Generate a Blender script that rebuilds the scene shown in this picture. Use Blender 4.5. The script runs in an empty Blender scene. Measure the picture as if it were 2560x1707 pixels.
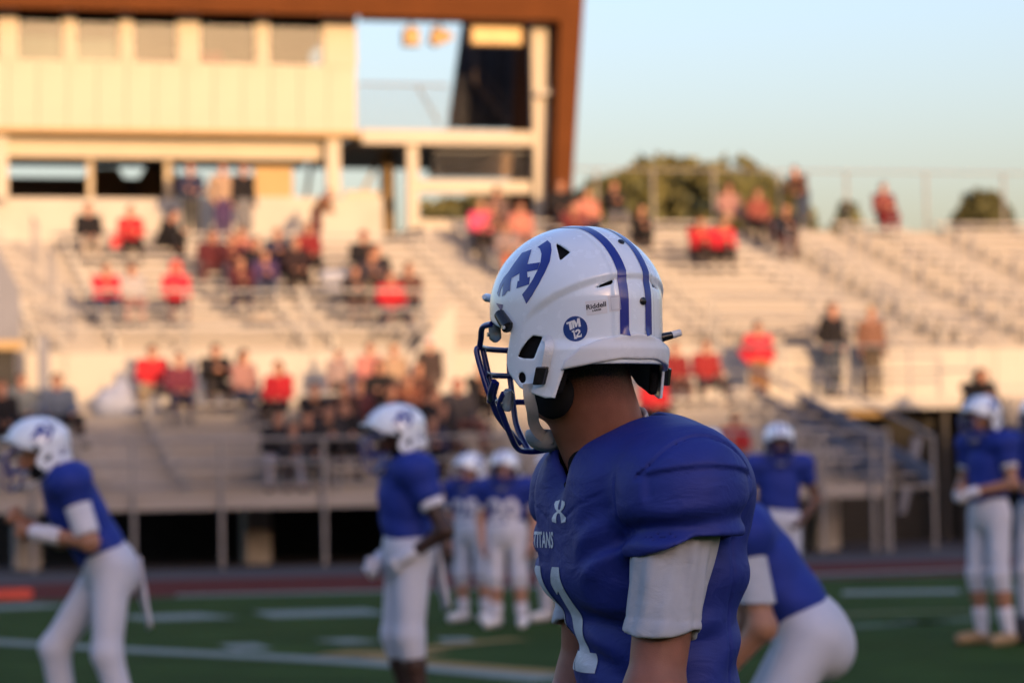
import bpy, bmesh, math, random
import numpy as np
from mathutils import Vector, Matrix, Quaternion
from mathutils.bvhtree import BVHTree

random.seed(7)
RNG = np.random.default_rng(11)
scene = bpy.context.scene
COL = scene.collection
rad = math.radians

# ------------------------------------------------------------------ camera
F_PX = 7400.0                      # focal length in pixels of a 2560 px wide frame
cam_data = bpy.data.cameras.new('camera')
cam = bpy.data.objects.new('camera', cam_data)
COL.objects.link(cam)
cam_data.sensor_width = 36.0
cam_data.lens = 36.0 * F_PX / 2560.0
cam_data.clip_start = 0.1
cam_data.clip_end = 3000.0
CAM_H = 1.25
PITCH = math.atan((1215 - 853.5) / F_PX)
CAM_R = (Matrix.Rotation(math.pi / 2 + PITCH, 4, 'X') @ Matrix.Rotation(-0.018, 4, 'Z'))
cam.matrix_world = Matrix.Translation((0, 0, CAM_H)) @ CAM_R
cam_data.dof.use_dof = True
cam_data.dof.focus_distance = 4.68
cam_data.dof.aperture_fstop = 4.7
cam_data.dof.aperture_blades = 0
scene.camera = cam

# ------------------------------------------------------------------ world, sun, exposure
SUN_EL = rad(7)
SUN_AZ = rad(158)                  # behind the camera, a little to its right
world = bpy.data.worlds.new('World')
scene.world = world
world.use_nodes = True
wn = world.node_tree
bg = wn.nodes['Background']
sky = wn.nodes.new('ShaderNodeTexSky')
sky.sky_type = 'NISHITA'
sky.sun_disc = False
sky.sun_elevation = SUN_EL
sky.sun_rotation = SUN_AZ
sky.altitude = 100
sky.air_density = 1.4
sky.dust_density = 4.0
sky.ozone_density = 3.0
wb = wn.nodes.new('ShaderNodeMix')                # white balance of the whole sky
wb.data_type = 'RGBA'; wb.blend_type = 'MULTIPLY'
wb.inputs[0].default_value = 1.0
wb.inputs[7].default_value = (1.03, 0.89, 1.085, 1)
wn.links.new(sky.outputs['Color'], wb.inputs[6])
wn.links.new(wb.outputs[2], bg.inputs['Color'])
bg.inputs['Strength'].default_value = 0.15

sun_data = bpy.data.lights.new('sun', 'SUN')
sun = bpy.data.objects.new('sun', sun_data)
COL.objects.link(sun)
sun_data.energy = 2.0
sun_data.angle = rad(0.5)
sun_data.color = (1.0, 0.625, 0.335)
to_sun = Vector((math.sin(SUN_AZ) * math.cos(SUN_EL), math.cos(SUN_AZ) * math.cos(SUN_EL), math.sin(SUN_EL)))
sun.rotation_euler = to_sun.to_track_quat('Z', 'Y').to_euler()
sun.location = to_sun * 50

scene.view_settings.view_transform = 'Standard'
scene.view_settings.look = 'None'
scene.view_settings.gamma = 1.0
scene.view_settings.exposure = 1.84
scene.view_settings.use_curve_mapping = False
try:
    scene.cycles.use_denoising = True
    scene.cycles.max_bounces = 8
    scene.cycles.transparent_max_bounces = 12
    scene.cycles.caustics_reflective = False
    scene.cycles.caustics_refractive = False
    scene.cycles.sample_clamp_indirect = 6.0
except Exception:
    pass

# ------------------------------------------------------------------ measuring helpers (pixels of the 2352 px wide view)
PX = 2560.0 / 2352.0
def ray(ox, oy):
    d = Vector(((ox * PX - 1280) / F_PX, -(oy * PX - 853.5) / F_PX, -1.0))
    return (CAM_R.to_3x3() @ d)
def at_depth(ox, oy, Y):
    d = ray(ox, oy)
    return Vector((0, 0, CAM_H)) + d * (Y / d.y)
def on_ground(ox, oy, z=0.0):
    d = ray(ox, oy)
    return Vector((0, 0, CAM_H)) + d * ((z - CAM_H) / d.z)
CAM_RI = CAM_R.to_3x3().transposed()
def proj(w):
    q = CAM_RI @ (Vector(w) - Vector((0, 0, CAM_H)))
    return ((1280 + F_PX * q.x / -q.z) / PX, (853.5 - F_PX * q.y / -q.z) / PX)

# grandstand frame: u to the right along the rows, v back from the field, z up
TH = rad(15)
SO = Vector((0, 50.0, 0))
SU = Vector((math.cos(TH), math.sin(TH), 0))
SV = Vector((-math.sin(TH), math.cos(TH), 0))
def W(u, v, z):
    return SO + SU * u + SV * v + Vector((0, 0, z))
def S(ox, oy, v):
    """u, z of the point seen at a pixel on the upright plane v"""
    d = ray(ox, oy)
    o = Vector((0, 0, CAM_H)) - SO
    t = (v - o.dot(SV)) / d.dot(SV)
    p = o + d * t
    return p.dot(SU), p.z

# ------------------------------------------------------------------ materials
def mat(name, col, rough=0.6, metal=0.0, var=0.12, scale=6.0, bump=0.0, bscale=60.0, coat=0.0, sss=0.0,
        spec=0.5, stretch=None, dirt=None, dscale=3.0, damt=0.5, sheen=0.0, alpha=1.0, trans=0.0):
    m = bpy.data.materials.new(name)
    m.use_nodes = True
    nt = m.node_tree
    b = nt.nodes['Principled BSDF']
    b.inputs['Roughness'].default_value = rough
    b.inputs['Metallic'].default_value = metal
    b.inputs['Specular IOR Level'].default_value = spec
    if coat: 
        b.inputs['Coat Weight'].default_value = coat
        b.inputs['Coat Roughness'].default_value = 0.06
    if sss:
        b.inputs['Subsurface Weight'].default_value = sss
        b.inputs['Subsurface Radius'].default_value = (0.012, 0.005, 0.003)
        b.inputs['Subsurface Scale'].default_value = 1.0
    if sheen:
        b.inputs['Sheen Weight'].default_value = sheen
    if trans:
        b.inputs['Transmission Weight'].default_value = trans
    tc = nt.nodes.new('ShaderNodeTexCoord')
    vec = tc.outputs['Object']
    if stretch:
        mp = nt.nodes.new('ShaderNodeMapping')
        mp.inputs['Scale'].default_value = stretch
        nt.links.new(vec, mp.inputs['Vector'])
        vec = mp.outputs['Vector']
    n = nt.nodes.new('ShaderNodeTexNoise')
    n.inputs['Scale'].default_value = scale
    n.inputs['Detail'].default_value = 5
    nt.links.new(vec, n.inputs['Vector'])
    r = nt.nodes.new('ShaderNodeValToRGB')
    lo = [max(0, c * (1 - var)) for c in col[:3]] + [1]
    hi = [min(1, c * (1 + var)) for c in col[:3]] + [1]
    r.color_ramp.elements[0].color = lo
    r.color_ramp.elements[1].color = hi
    r.color_ramp.elements[0].position = 0.3
    r.color_ramp.elements[1].position = 0.7
    nt.links.new(n.outputs['Fac'], r.inputs['Fac'])
    out = r.outputs['Color']
    if dirt:
        n2 = nt.nodes.new('ShaderNodeTexNoise')
        n2.inputs['Scale'].default_value = dscale
        n2.inputs['Detail'].default_value = 8
        n2.inputs['Roughness'].default_value = 0.7
        nt.links.new(tc.outputs['Object'], n2.inputs['Vector'])
        r2 = nt.nodes.new('ShaderNodeValToRGB')
        r2.color_ramp.elements[0].position = 0.5
        r2.color_ramp.elements[1].position = 0.75
        r2.color_ramp.elements[0].color = (0, 0, 0, 1)
        r2.color_ramp.elements[1].color = (damt, damt, damt, 1)
        nt.links.new(n2.outputs['Fac'], r2.inputs['Fac'])
        mx = nt.nodes.new('ShaderNodeMix')
        mx.data_type = 'RGBA'
        nt.links.new(r2.outputs['Color'], mx.inputs[0])
        nt.links.new(out, mx.inputs[6])
        mx.inputs[7].default_value = (*dirt, 1)
        out = mx.outputs[2]
    nt.links.new(out, b.inputs['Base Color'])
    if bump:
        n3 = nt.nodes.new('ShaderNodeTexNoise')
        n3.inputs['Scale'].default_value = bscale
        n3.inputs['Detail'].default_value = 4
        nt.links.new(vec, n3.inputs['Vector'])
        bp = nt.nodes.new('ShaderNodeBump')
        bp.inputs['Strength'].default_value = bump
        bp.inputs['Distance'].default_value = 0.01
        nt.links.new(n3.outputs['Fac'], bp.inputs['Height'])
        nt.links.new(bp.outputs['Normal'], b.inputs['Normal'])
    return m

_mc = {}
def cloth(col, rough=0.85):
    k = ('c',) + tuple(col)
    if k not in _mc:
        _mc[k] = mat('cloth', col, rough, var=0.18, scale=9, bump=0.25, bscale=25, spec=0.25)
    return _mc[k]
def skin(col):
    k = ('s',) + tuple(col)
    if k not in _mc:
        _mc[k] = mat('skin', col, 0.5, var=0.08, scale=14, bump=0.05, bscale=160, spec=0.35)
    return _mc[k]

ALU = mat('bleacher_aluminium', (0.345, 0.325, 0.30), 0.55, metal=0.0, var=0.12, scale=2, stretch=(0.3, 4, 4), spec=0.4)
ALU2 = mat('footboard_aluminium', (0.235, 0.22, 0.20), 0.6, var=0.14, scale=2, stretch=(0.3, 4, 4))
RISER = mat('riser_metal', (0.26, 0.24, 0.22), 0.6, var=0.1, scale=2, stretch=(0.3, 4, 4))
WALLP = mat('painted_wall', (0.40, 0.375, 0.32), 0.8, var=0.06, scale=1.2, dirt=(0.29, 0.26, 0.21), dscale=0.7, damt=0.35)
CREAM = mat('cream_siding', (0.42, 0.375, 0.29), 0.75, var=0.05, scale=1.0)
SOFFIT = mat('soffit_paint', (0.40, 0.33, 0.22), 0.8, var=0.06)
BROWN = mat('roof_brown_metal', (0.090, 0.030, 0.008), 0.8, spec=0.08, var=0.08, scale=1.5)
GALV = mat('galvanised_steel', (0.24, 0.24, 0.24), 0.5, metal=0.4, var=0.15, scale=12)
GREYP = mat('grey_panel', (0.15, 0.16, 0.19), 0.7, var=0.1, scale=2)
DARK = mat('dark_parts_and_shade', (0.03, 0.028, 0.024), 0.9, var=0.2)  # dark parts, and sheets standing in for shade in openings
BLACKC = mat('black_curtain_cloth', (0.03, 0.03, 0.034), 0.9, var=0.2, scale=3)
CONC = mat('concrete', (0.33, 0.31, 0.28), 0.9, var=0.12, scale=5, bump=0.2, bscale=30)
YELP = mat('tan_paint', (0.36, 0.24, 0.10), 0.7, var=0.08)
BLUE = (0.012, 0.030, 0.235)
JERSEY = mat('jersey_blue', BLUE, 0.72, var=0.10, scale=18, bump=0.0, spec=0.3)
POSTM = mat('dull_post_steel', (0.22, 0.21, 0.20), 0.6, var=0.15)
WHITEC = mat('white_cloth', (0.60, 0.60, 0.66), 0.85, var=0.05, scale=10, bump=0.2, bscale=30, spec=0.25)
PANTS = mat('white_football_trousers', (0.52, 0.53, 0.60), 0.6, var=0.06, scale=8, bump=0.15, bscale=22, spec=0.35)
BLACKR = mat('black_rubber', (0.012, 0.012, 0.013), 0.5, var=0.2)
SHOE = mat('dark_shoe', (0.03, 0.03, 0.03), 0.6, var=0.3)
WSHOE = mat('white_cleat', (0.70, 0.69, 0.68), 0.5, var=0.1)

# ------------------------------------------------------------------ object helpers
def link(name, me, material=None, parent=None, loc=None, rot=None):
    o = bpy.data.objects.new(name, me)
    COL.objects.link(o)
    if material is not None:
        if len(me.materials) == 0:
            me.materials.append(material)
        elif me.materials[0] != material:
            o.material_slots[0].link = 'OBJECT'
            o.material_slots[0].material = material
    if parent is not None:
        o.parent = parent
    if loc is not None:
        o.location = loc
    if rot is not None:
        o.rotation_euler = rot
    return o
def tag(o, label=None, cat=None, group=None, kind=None):
    if label: o['label'] = label
    if cat: o['category'] = cat
    if group: o['group'] = group
    if kind: o['kind'] = kind
    return o
def empty(name, loc=(0, 0, 0), rz=0.0, label=None, cat=None, group=None, kind=None):
    o = bpy.data.objects.new(name, None)
    COL.objects.link(o)
    o.empty_display_size = 0.2
    o.location = loc
    o.rotation_euler = (0, 0, rz)
    return tag(o, label, cat, group, kind)
def copy_obj(o, parent=None):
    c = o.copy()
    COL.objects.link(c)
    if parent is not None:
        c.parent = parent
    return c

class MB:
    """collects shapes for ONE mesh"""
    def __init__(s): s.v = []; s.f = []
    def add(s, vs, fs):
        b = len(s.v)
        s.v += [tuple(x) for x in vs]
        s.f += [tuple(i + b for i in f) for f in fs]
        return s
    def box(s, x0, x1, y0, y1, z0, z1):
        return s.add([(x0, y0, z0), (x1, y0, z0), (x1, y1, z0), (x0, y1, z0), (x0, y0, z1), (x1, y0, z1), (x1, y1, z1), (x0, y1, z1)],
                     [(3, 2, 1, 0), (4, 5, 6, 7), (0, 1, 5, 4), (1, 2, 6, 5), (2, 3, 7, 6), (3, 0, 4, 7)])
    def prism(s, pts, d):
        """pts: loop of 3-D points; extruded by vector d"""
        n = len(pts); d = Vector(d)
        vs = [Vector(p) for p in pts] + [Vector(p) + d for p in pts]
        fs = [tuple(range(n)), tuple(range(2 * n - 1, n - 1, -1))]
        fs = [fs[0][::-1], tuple(range(n, 2 * n))] + [(i, (i + 1) % n, n + (i + 1) % n, n + i) for i in range(n)]
        return s.add(vs, fs)
    def tube(s, pts, r, n=8, closed=False):
        pts = [Vector(p) for p in pts]
        rr = r if isinstance(r, (list, tuple)) else [r] * len(pts)
        rings = []
        up = None
        N = len(pts)
        for i, p in enumerate(pts):
            a = pts[(i - 1) % N] if (closed or i > 0) else p
            c = pts[(i + 1) % N] if (closed or i < N - 1) else p
            t = (c - a)
            if t.length < 1e-9: t = Vector((0, 0, 1))
            t.normalize()
            if up is None:
                up = t.orthogonal().normalized()
            else:
                up = (up - t * up.dot(t))
                if up.length < 1e-6: up = t.orthogonal()
                up.normalize()
            w = t.cross(up)
            rings.append([p + (up * math.cos(2 * math.pi * k / n) + w * math.sin(2 * math.pi * k / n)) * rr[i] for k in range(n)])
        b = len(s.v)
        for rg in rings: s.v += [tuple(q) for q in rg]
        for i in range(N if closed else N - 1):
            j = (i + 1) % N
            for k in range(n):
                s.f.append((b + i * n + k, b + i * n + (k + 1) % n, b + j * n + (k + 1) % n, b + j * n + k))
        if not closed:
            s.f.append(tuple(b + k for k in range(n))[::-1])
            s.f.append(tuple(b + (N - 1) * n + k for k in range(n)))
        return s
    def mesh(s, name, smooth=False):
        me = bpy.data.meshes.new(name)
        me.from_pydata(s.v, [], s.f)
        me.update()
        if smooth:
            me.polygons.foreach_set('use_smooth', [True] * len(me.polygons))
            me.set_sharp_from_angle(angle=rad(45))
        return me
    def build(s, name, material, parent=None, smooth=False, loc=None, rot=None):
        return link(name, s.mesh(name, smooth), material, parent, loc, rot)

def bez(pts, n=8):
    """smooth Catmull-Rom through points"""
    P = [Vector(p) for p in pts]
    P = [P[0] * 2 - P[1]] + P + [P[-1] * 2 - P[-2]]
    out = []
    for i in range(1, len(P) - 2):
        for k in range(n):
            t = k / n
            a, b, c, d = P[i - 1], P[i], P[i + 1], P[i + 2]
            out.append(0.5 * ((2 * b) + (c - a) * t + (2 * a - 5 * b + 4 * c - d) * t * t + (3 * b - a - 3 * c + d) * t ** 3))
    out.append(P[-2])
    return out

# ------------------------------------------------------------------ implicit surfaces -> mesh
def A(*x): return np.array(x, dtype=np.float64)
def cap(a, b, r1, r2=None):
    a = np.array(a, float); b = np.array(b, float); r2 = r1 if r2 is None else r2
    ba = b - a; L = max(ba.dot(ba), 1e-9)
    def f(p):
        t = np.clip((p - a) @ ba / L, 0, 1)
        return np.linalg.norm(p - a - t[:, None] * ba, axis=1) - (r1 + (r2 - r1) * t)
    return f
def ecap(a, b, side, rx1, ry1, rx2, ry2):
    """tapered capsule of elliptic section; rx along side"""
    a = np.array(a, float); b = np.array(b, float); ba = b - a; L = np.linalg.norm(ba); ax = ba / L
    sd = np.array(side, float); sd = sd - ax * sd.dot(ax); sd /= np.linalg.norm(sd); fr = np.cross(ax, sd)
    def f(p):
        q = p - a
        h = q @ ax
        t = np.clip(h / L, 0, 1)
        rx = rx1 + (rx2 - rx1) * t; ry = ry1 + (ry2 - ry1) * t
        m = np.minimum(rx, ry)
        e = (h - t * L)
        return (np.sqrt((q @ sd / rx) ** 2 + (q @ fr / ry) ** 2 + (e / m) ** 2) - 1) * m
    return f
def ell(c, r, R=None):
    c = np.array(c, float); r = np.array(r, float)
    def f(p):
        q = p - c
        if R is not None: q = q @ R
        k0 = np.linalg.norm(q / r, axis=1); k1 = np.linalg.norm(q / (r * r), axis=1) + 1e-9
        return k0 * (k0 - 1) / k1
    return f
def rbox(c, hx, r, R=None):
    c = np.array(c, float); hx = np.array(hx, float) - r
    def f(p):
        q = p - c
        if R is not None: q = q @ R
        d = np.abs(q) - hx
        return np.linalg.norm(np.maximum(d, 0), axis=1) + np.minimum(d.max(axis=1), 0) - r
    return f
def smin(a, b, k):
    if k <= 0: return np.minimum(a, b)
    h = np.maximum(k - np.abs(a - b), 0) / k
    return np.minimum(a, b) - h * h * k * 0.25
def smax(a, b, k): return -smin(-a, -b, k)
def union(fs, k):
    def f(p):
        d = fs[0](p)
        for g in fs[1:]: d = smin(d, g(p), k)
        return d
    return f
def sstep(x, a, b):
    t = np.clip((x - a) / (b - a), 0, 1); return t * t * (3 - 2 * t)
def poly_sd(x, y, poly):
    """signed distance (negative inside) to a 2-D polygon"""
    P = np.array(poly, float); n = len(P)
    d = np.full(x.shape, 1e9); s = np.ones(x.shape)
    j = n - 1
    for i in range(n):
        ex, ey = P[j] - P[i]
        wx = x - P[i, 0]; wy = y - P[i, 1]
        t = np.clip((wx * ex + wy * ey) / (ex * ex + ey * ey + 1e-12), 0, 1)
        d = np.minimum(d, (wx - ex * t) ** 2 + (wy - ey * t) ** 2)
        c1 = y >= P[i, 1]; c2 = y < P[j, 1]; c3 = ex * wy > ey * wx
        fl = (c1 & c2 & c3) | (~c1 & ~c2 & ~c3)
        s = np.where(fl, -s, s)
        j = i
    return s * np.sqrt(d)

def sdf_mesh(name, f, lo, hi, h, proj_it=2, smooth=True, sharp=None, c=4):
    lo = np.array(lo, float); hi = np.array(hi, float)
    nb = np.ceil((hi - lo) / (h * c)).astype(int) + 1
    n = nb * c
    bi = np.stack(np.meshgrid(*[np.arange(k) for k in nb], indexing='ij'), -1).reshape(-1, 3)
    cen = lo + (bi * c + (c - 1) / 2) * h
    vb = f(cen)
    V = np.repeat(np.repeat(np.repeat(np.where(vb < 0, -1.0, 1.0).reshape(nb), c, 0), c, 1), c, 2)
    act = bi[np.abs(vb) < c * h * 1.7 + 0.006]
    off = np.stack(np.meshgrid(*[np.arange(c)] * 3, indexing='ij'), -1).reshape(-1, 3)
    for s in range(0, len(act), 4000):
        idx = (act[s:s + 4000, None, :] * c + off[None]).reshape(-1, 3)
        V[idx[:, 0], idx[:, 1], idx[:, 2]] = f(lo + idx * h)
    neg = V < 0
    cnt = np.zeros(np.array(n) - 1, np.int8)
    for dx in (0, 1):
        for dy in (0, 1):
            for dz in (0, 1):
                cnt += neg[dx:n[0] - 1 + dx, dy:n[1] - 1 + dy, dz:n[2] - 1 + dz]
    M = np.argwhere((cnt > 0) & (cnt < 8))
    cid = np.full(cnt.shape, -1, np.int32)
    cid[M[:, 0], M[:, 1], M[:, 2]] = np.arange(len(M))
    acc = np.zeros((len(M), 3)); num = np.zeros(len(M))
    corners = [(i, j, k) for i in (0, 1) for j in (0, 1) for k in (0, 1)]
    for a in corners:
        for ax in range(3):
            if a[ax] == 1: continue
            b = list(a); b[ax] = 1
            va = V[M[:, 0] + a[0], M[:, 1] + a[1], M[:, 2] + a[2]]
            vb2 = V[M[:, 0] + b[0], M[:, 1] + b[1], M[:, 2] + b[2]]
            cr = (va < 0) != (vb2 < 0)
            t = np.where(cr, va / np.where(cr, va - vb2, 1), 0)
            q = np.tile(np.array(a, float), (len(M), 1)); q[:, ax] = t
            acc[cr] += q[cr]; num[cr] += 1
    P = lo + (M + acc / num[:, None]) * h
    faces = []
    for ax in range(3):
        sl0 = [slice(None)] * 3; sl1 = [slice(None)] * 3
        sl0[ax] = slice(0, -1); sl1[ax] = slice(1, None)
        s0 = neg[tuple(sl0)]; s1 = neg[tuple(sl1)]
        E = np.argwhere(s0 != s1)
        b, d = [(1, 2), (2, 0), (0, 1)][ax]
        ok = (E[:, b] > 0) & (E[:, d] > 0) & (E[:, b] < n[b] - 1) & (E[:, d] < n[d] - 1)
        E = E[ok]
        inv = s0[E[:, 0], E[:, 1], E[:, 2]]
        def g(ob, od):
            q = E.copy(); q[:, b] += ob; q[:, d] += od
            return cid[q[:, 0], q[:, 1], q[:, 2]]
        quad = np.stack([g(-1, -1), g(0, -1), g(0, 0), g(-1, 0)], 1)
        quad[~inv] = quad[~inv][:, ::-1]
        faces.append(quad)
    Fq = np.concatenate(faces)
    Fq = Fq[(Fq >= 0).all(1)]
    e = h * 0.15
    K = np.array([[1, -1, -1], [-1, -1, 1], [-1, 1, -1], [1, 1, 1]], float)
    for _ in range(proj_it):
        d = f(P)
        gr = np.zeros_like(P)
        for k in K: gr += k[None] * f(P + k * e)[:, None]
        gr /= (4 * e)
        g2 = (gr * gr).sum(1) + 1e-6
        st = -(d / g2)[:, None] * gr
        ln = np.linalg.norm(st, axis=1)
        st *= np.minimum(1, 0.5 * h / (ln + 1e-9))[:, None]
        P = P + st
    me = bpy.data.meshes.new(name)
    me.vertices.add(len(P)); me.vertices.foreach_set('co', P.astype(np.float32).ravel())
    me.loops.add(len(Fq) * 4); me.loops.foreach_set('vertex_index', Fq.astype(np.int32).ravel())
    me.polygons.add(len(Fq))
    me.polygons.foreach_set('loop_start', np.arange(0, len(Fq) * 4, 4, dtype=np.int32))
    me.update(calc_edges=True)
    me.validate()
    if smooth:
        me.polygons.foreach_set('use_smooth', [True] * len(me.polygons))
        if sharp: me.set_sharp_from_angle(angle=rad(sharp))
    return me

# ------------------------------------------------------------------ decals laid on a surface
def flat_poly(polys, L):
    """polygons (2-D) -> triangulated bmesh with edges below L"""
    bm = bmesh.new()
    for P in polys:
        vs = [bm.verts.new((x, y, 0)) for x, y in P]
        bm.faces.new(vs)
    bm.normal_update()
    bmesh.ops.triangulate(bm, faces=bm.faces[:], ngon_method='EAR_CLIP')
    for _ in range(7):
        es = [e for e in bm.edges if e.calc_length() > L]
        if not es: break
        bmesh.ops.subdivide_edges(bm, edges=es, cuts=1)
        bmesh.ops.triangulate(bm, faces=bm.faces[:])
    return bm
def text_polys_bm(txt, size, L, weight=0.0, sx=1.0, sp=1.0):
    cu = bpy.data.curves.new('lettering', 'FONT')
    cu.body = txt; cu.size = size; cu.align_x = 'CENTER'; cu.align_y = 'CENTER'
    cu.offset = weight; cu.space_character = sp; cu.resolution_u = 3
    ob = bpy.data.objects.new('lettering', cu)
    COL.objects.link(ob)
    dg = bpy.context.evaluated_depsgraph_get()
    me = bpy.data.meshes.new_from_object(ob.evaluated_get(dg))
    bm = bmesh.new(); bm.from_mesh(me)
    for v in bm.verts: v.co.x *= sx; v.co.z = 0
    bm.normal_update()
    bpy.data.objects.remove(ob); bpy.data.curves.remove(cu); bpy.data.meshes.remove(me)
    bmesh.ops.triangulate(bm, faces=bm.faces[:])
    for _ in range(6):
        es = [e for e in bm.edges if e.calc_length() > L]
        if not es: break
        bmesh.ops.subdivide_edges(bm, edges=es, cuts=1)
        bmesh.ops.triangulate(bm, faces=bm.faces[:])
    return bm
def lay(bm, bvh, origin, direction, off, name):
    """origin(x,y)->ray start, direction(x,y)->ray direction; returns a mesh hugging the surface"""
    dead = []
    for v in bm.verts:
        o = Vector(origin(v.co.x, v.co.y)); d = Vector(direction(v.co.x, v.co.y)).normalized()
        hit, nrm, idx, dist = bvh.ray_cast(o, d)
        if hit is None:
            dead.append(v); continue
        if nrm.dot(d) > 0: nrm = -nrm
        v.co = hit + nrm * off
    bmesh.ops.delete(bm, geom=dead, context='VERTS')
    me = bpy.data.meshes.new(name)
    bm.to_mesh(me); bm.free()
    me.polygons.foreach_set('use_smooth', [True] * len(me.polygons))
    return me
def bvh_of(me):
    n = len(me.vertices); co = np.empty(n * 3, np.float32); me.vertices.foreach_get('co', co)
    return BVHTree.FromPolygons(co.reshape(-1, 3).tolist(), [tuple(p.vertices) for p in me.polygons])

# ================================================================== THE SETTING
GROUNDM = mat('dry_ground', (0.12, 0.10, 0.065), 0.95, var=0.25, scale=0.4, bump=0.3, bscale=6)
TURF = mat('field_turf', (0.036, 0.066, 0.013), 0.9, var=0.28, scale=1.3, bump=0.6, bscale=220, spec=0.04, dirt=(0.045, 0.066, 0.010), dscale=0.25, damt=0.5)
TRACKM = mat('running_track_rubber', (0.105, 0.024, 0.018), 0.9, spec=0.04, var=0.15, scale=3)
APRON = mat('grey_apron', (0.085, 0.075, 0.072), 0.9, spec=0.06, var=0.15, scale=2)
PAINT = mat('field_paint_white', (0.22, 0.25, 0.21), 0.9, spec=0.06, var=0.25, scale=14)
PAINTY = mat('field_paint_yellow', (0.26, 0.15, 0.02), 0.9, var=0.2, scale=14)

def sheet(name, pts, z, material, parent=None, kind='structure'):
    me = bpy.data.meshes.new(name)
    me.from_pydata([(p[0], p[1], z) for p in pts], [], [tuple(range(len(pts)))])
    o = link(name, me, material, parent)
    if kind: o['kind'] = kind
    return o
def uvrect(u0, u1, v0, v1):
    return [W(u0, v0, 0), W(u1, v0, 0), W(u1, v1, 0), W(u0, v1, 0)]

def terrain(name, x0, x1, y0, y1, hf, nx, ny, material):
    xs = np.linspace(x0, x1, nx); ys = np.linspace(y0, y1, ny)
    vs = [(x, y, hf(x, y)) for x in xs for y in ys]
    fs = [(i * ny + j, (i + 1) * ny + j, (i + 1) * ny + j + 1, i * ny + j + 1) for i in range(nx - 1) for j in range(ny - 1)]
    me = bpy.data.meshes.new(name); me.from_pydata(vs, [], fs)
    me.polygons.foreach_set('use_smooth', [True] * len(me.polygons))
    return tag(link(name, me, material), kind='structure')

sheet('ground', [(-1500, -1500), (1500, -1500), (1500, 1500), (-1500, 1500)], -0.03, GROUNDM)
apron = sheet('pavement', uvrect(-60, 60, -13.2, 24), -0.012, APRON)
track = sheet('track', uvrect(-60, 60, -12.4, -5.8), -0.006, TRACKM)
field = sheet('field', uvrect(-60, 60, -62, -13.0), 0.0, TURF)
# unseen ridge added behind the camera to shade the field and block low glow
BLOCKERM = mat('shade_blocker_green', (0.05, 0.06, 0.025), 0.95, var=0.3, scale=0.2)
CREST = 20.6
def shade_blocker_h(x, y):
    t = (y + 76) / 22.0
    base = CREST * math.exp(-t * t)
    return -0.5 + base + 0.25 * math.sin(x * 0.21) * base / CREST + 0.2 * math.sin(x * 0.53 + 1) * base / CREST
terrain('shade_blocker', -230, 260, -140, -24, shade_blocker_h, 220, 44, BLOCKERM)

# painted markings on the field (each a band of real width on the turf)
def stroke(pts, w, material, name='painted_line', z=0.004):
    P = [on_ground(x, y, 0) if not isinstance(x, Vector) else x for x, y in pts]
    P = bez(P, 6) if len(P) > 2 else P
    L = []; R = []
    for i, p in enumerate(P):
        t = (P[min(i + 1, len(P) - 1)] - P[max(i - 1, 0)]); t.z = 0; t.normalize()
        n = Vector((-t.y, t.x, 0)) * (w / 2)
        L.append(p + n); R.append(p - n)
    vs = [(q.x, q.y, z) for q in L] + [(q.x, q.y, z) for q in R]
    n = len(P)
    me = bpy.data.meshes.new(name)
    me.from_pydata(vs, [], [(i, n + i, n + i + 1, i + 1) for i in range(n - 1)])
    return link(name, me, material, field)
def at_src(*pts): return [(x / PX, y / PX) for x, y in pts]
stroke(at_src((-300, 1531), (145, 1512)), 1.1, PAINT)
stroke(at_src((324, 1546), (546, 1538)), 1.3, PAINT, z=0.0045)
stroke(at_src((655, 1536), (945, 1528)), 1.5, PAINT)
stroke(at_src((440, 1489), (1300, 1468), (2080, 1436), (2620, 1416)), 0.7, PAINT)
stroke(at_src((2105, 1482), (2398, 1478)), 1.2, PAINT, z=0.0045)
stroke(at_src((2470, 1476), (2620, 1470)), 1.2, PAINT)
stroke(at_src((565, 1618), (661, 1615)), 0.9, PAINT)
stroke(at_src((821, 1604), (918, 1600)), 0.7, PAINT)
stroke(at_src((1100, 1600), (1180, 1598)), 0.7, PAINT)
stroke(at_src((2234, 1554), (2357, 1556)), 0.6, PAINT)
stroke(at_src((-60, 1601), (323, 1624), (900, 1655), (1400, 1700)), 0.42, PAINT, z=0.005)
stroke(at_src((1720, 1590), (2230, 1560), (2560, 1540)), 0.5, mat('field_paint_faded', (0.05, 0.09, 0.03), 0.9))
stroke(at_src((922, 1640), (955, 1634), (1000, 1628)), 0.9, PAINTY, z=0.006)
stroke(at_src((1000, 1628), (1180, 1607), (1300, 1597)), 0.25, PAINTY, z=0.0055)
stroke(at_src((930, 1642), (1130, 1662), (1400, 1684)), 0.3, PAINTY, z=0.006)
stroke(at_src((1740, 1560), (2200, 1532), (2560, 1526)), 0.35, mat('field_paint_yellow_faded', (0.10, 0.11, 0.02), 0.9), z=0.0055)

# ================================================================== GRANDSTAND
GS = empty('grandstand', SO, TH, 'pale aluminium grandstand of bench rows and white riser walls facing the field', 'bleachers')
U_LEFT = S(-140, 900, 8)[0]
U_RIGHT = S(2520, 600, 19)[0] + 1
U_END = S(2036, 1100, 0)[0]              # right end of the lower rows
LOW = [(0.7 + 0.79 * i, 1.2 + 0.21 * i) for i in range(8)]
WALK_V0, WALK_V1, WALK_Z = 7.02, 8.4, 2.88
UPP = [(8.4 + 0.8 * j, 4.0 + 0.24 * j) for j in range(14)]
TOP_V, TOP_Z = 19.6, 7.36

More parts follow.
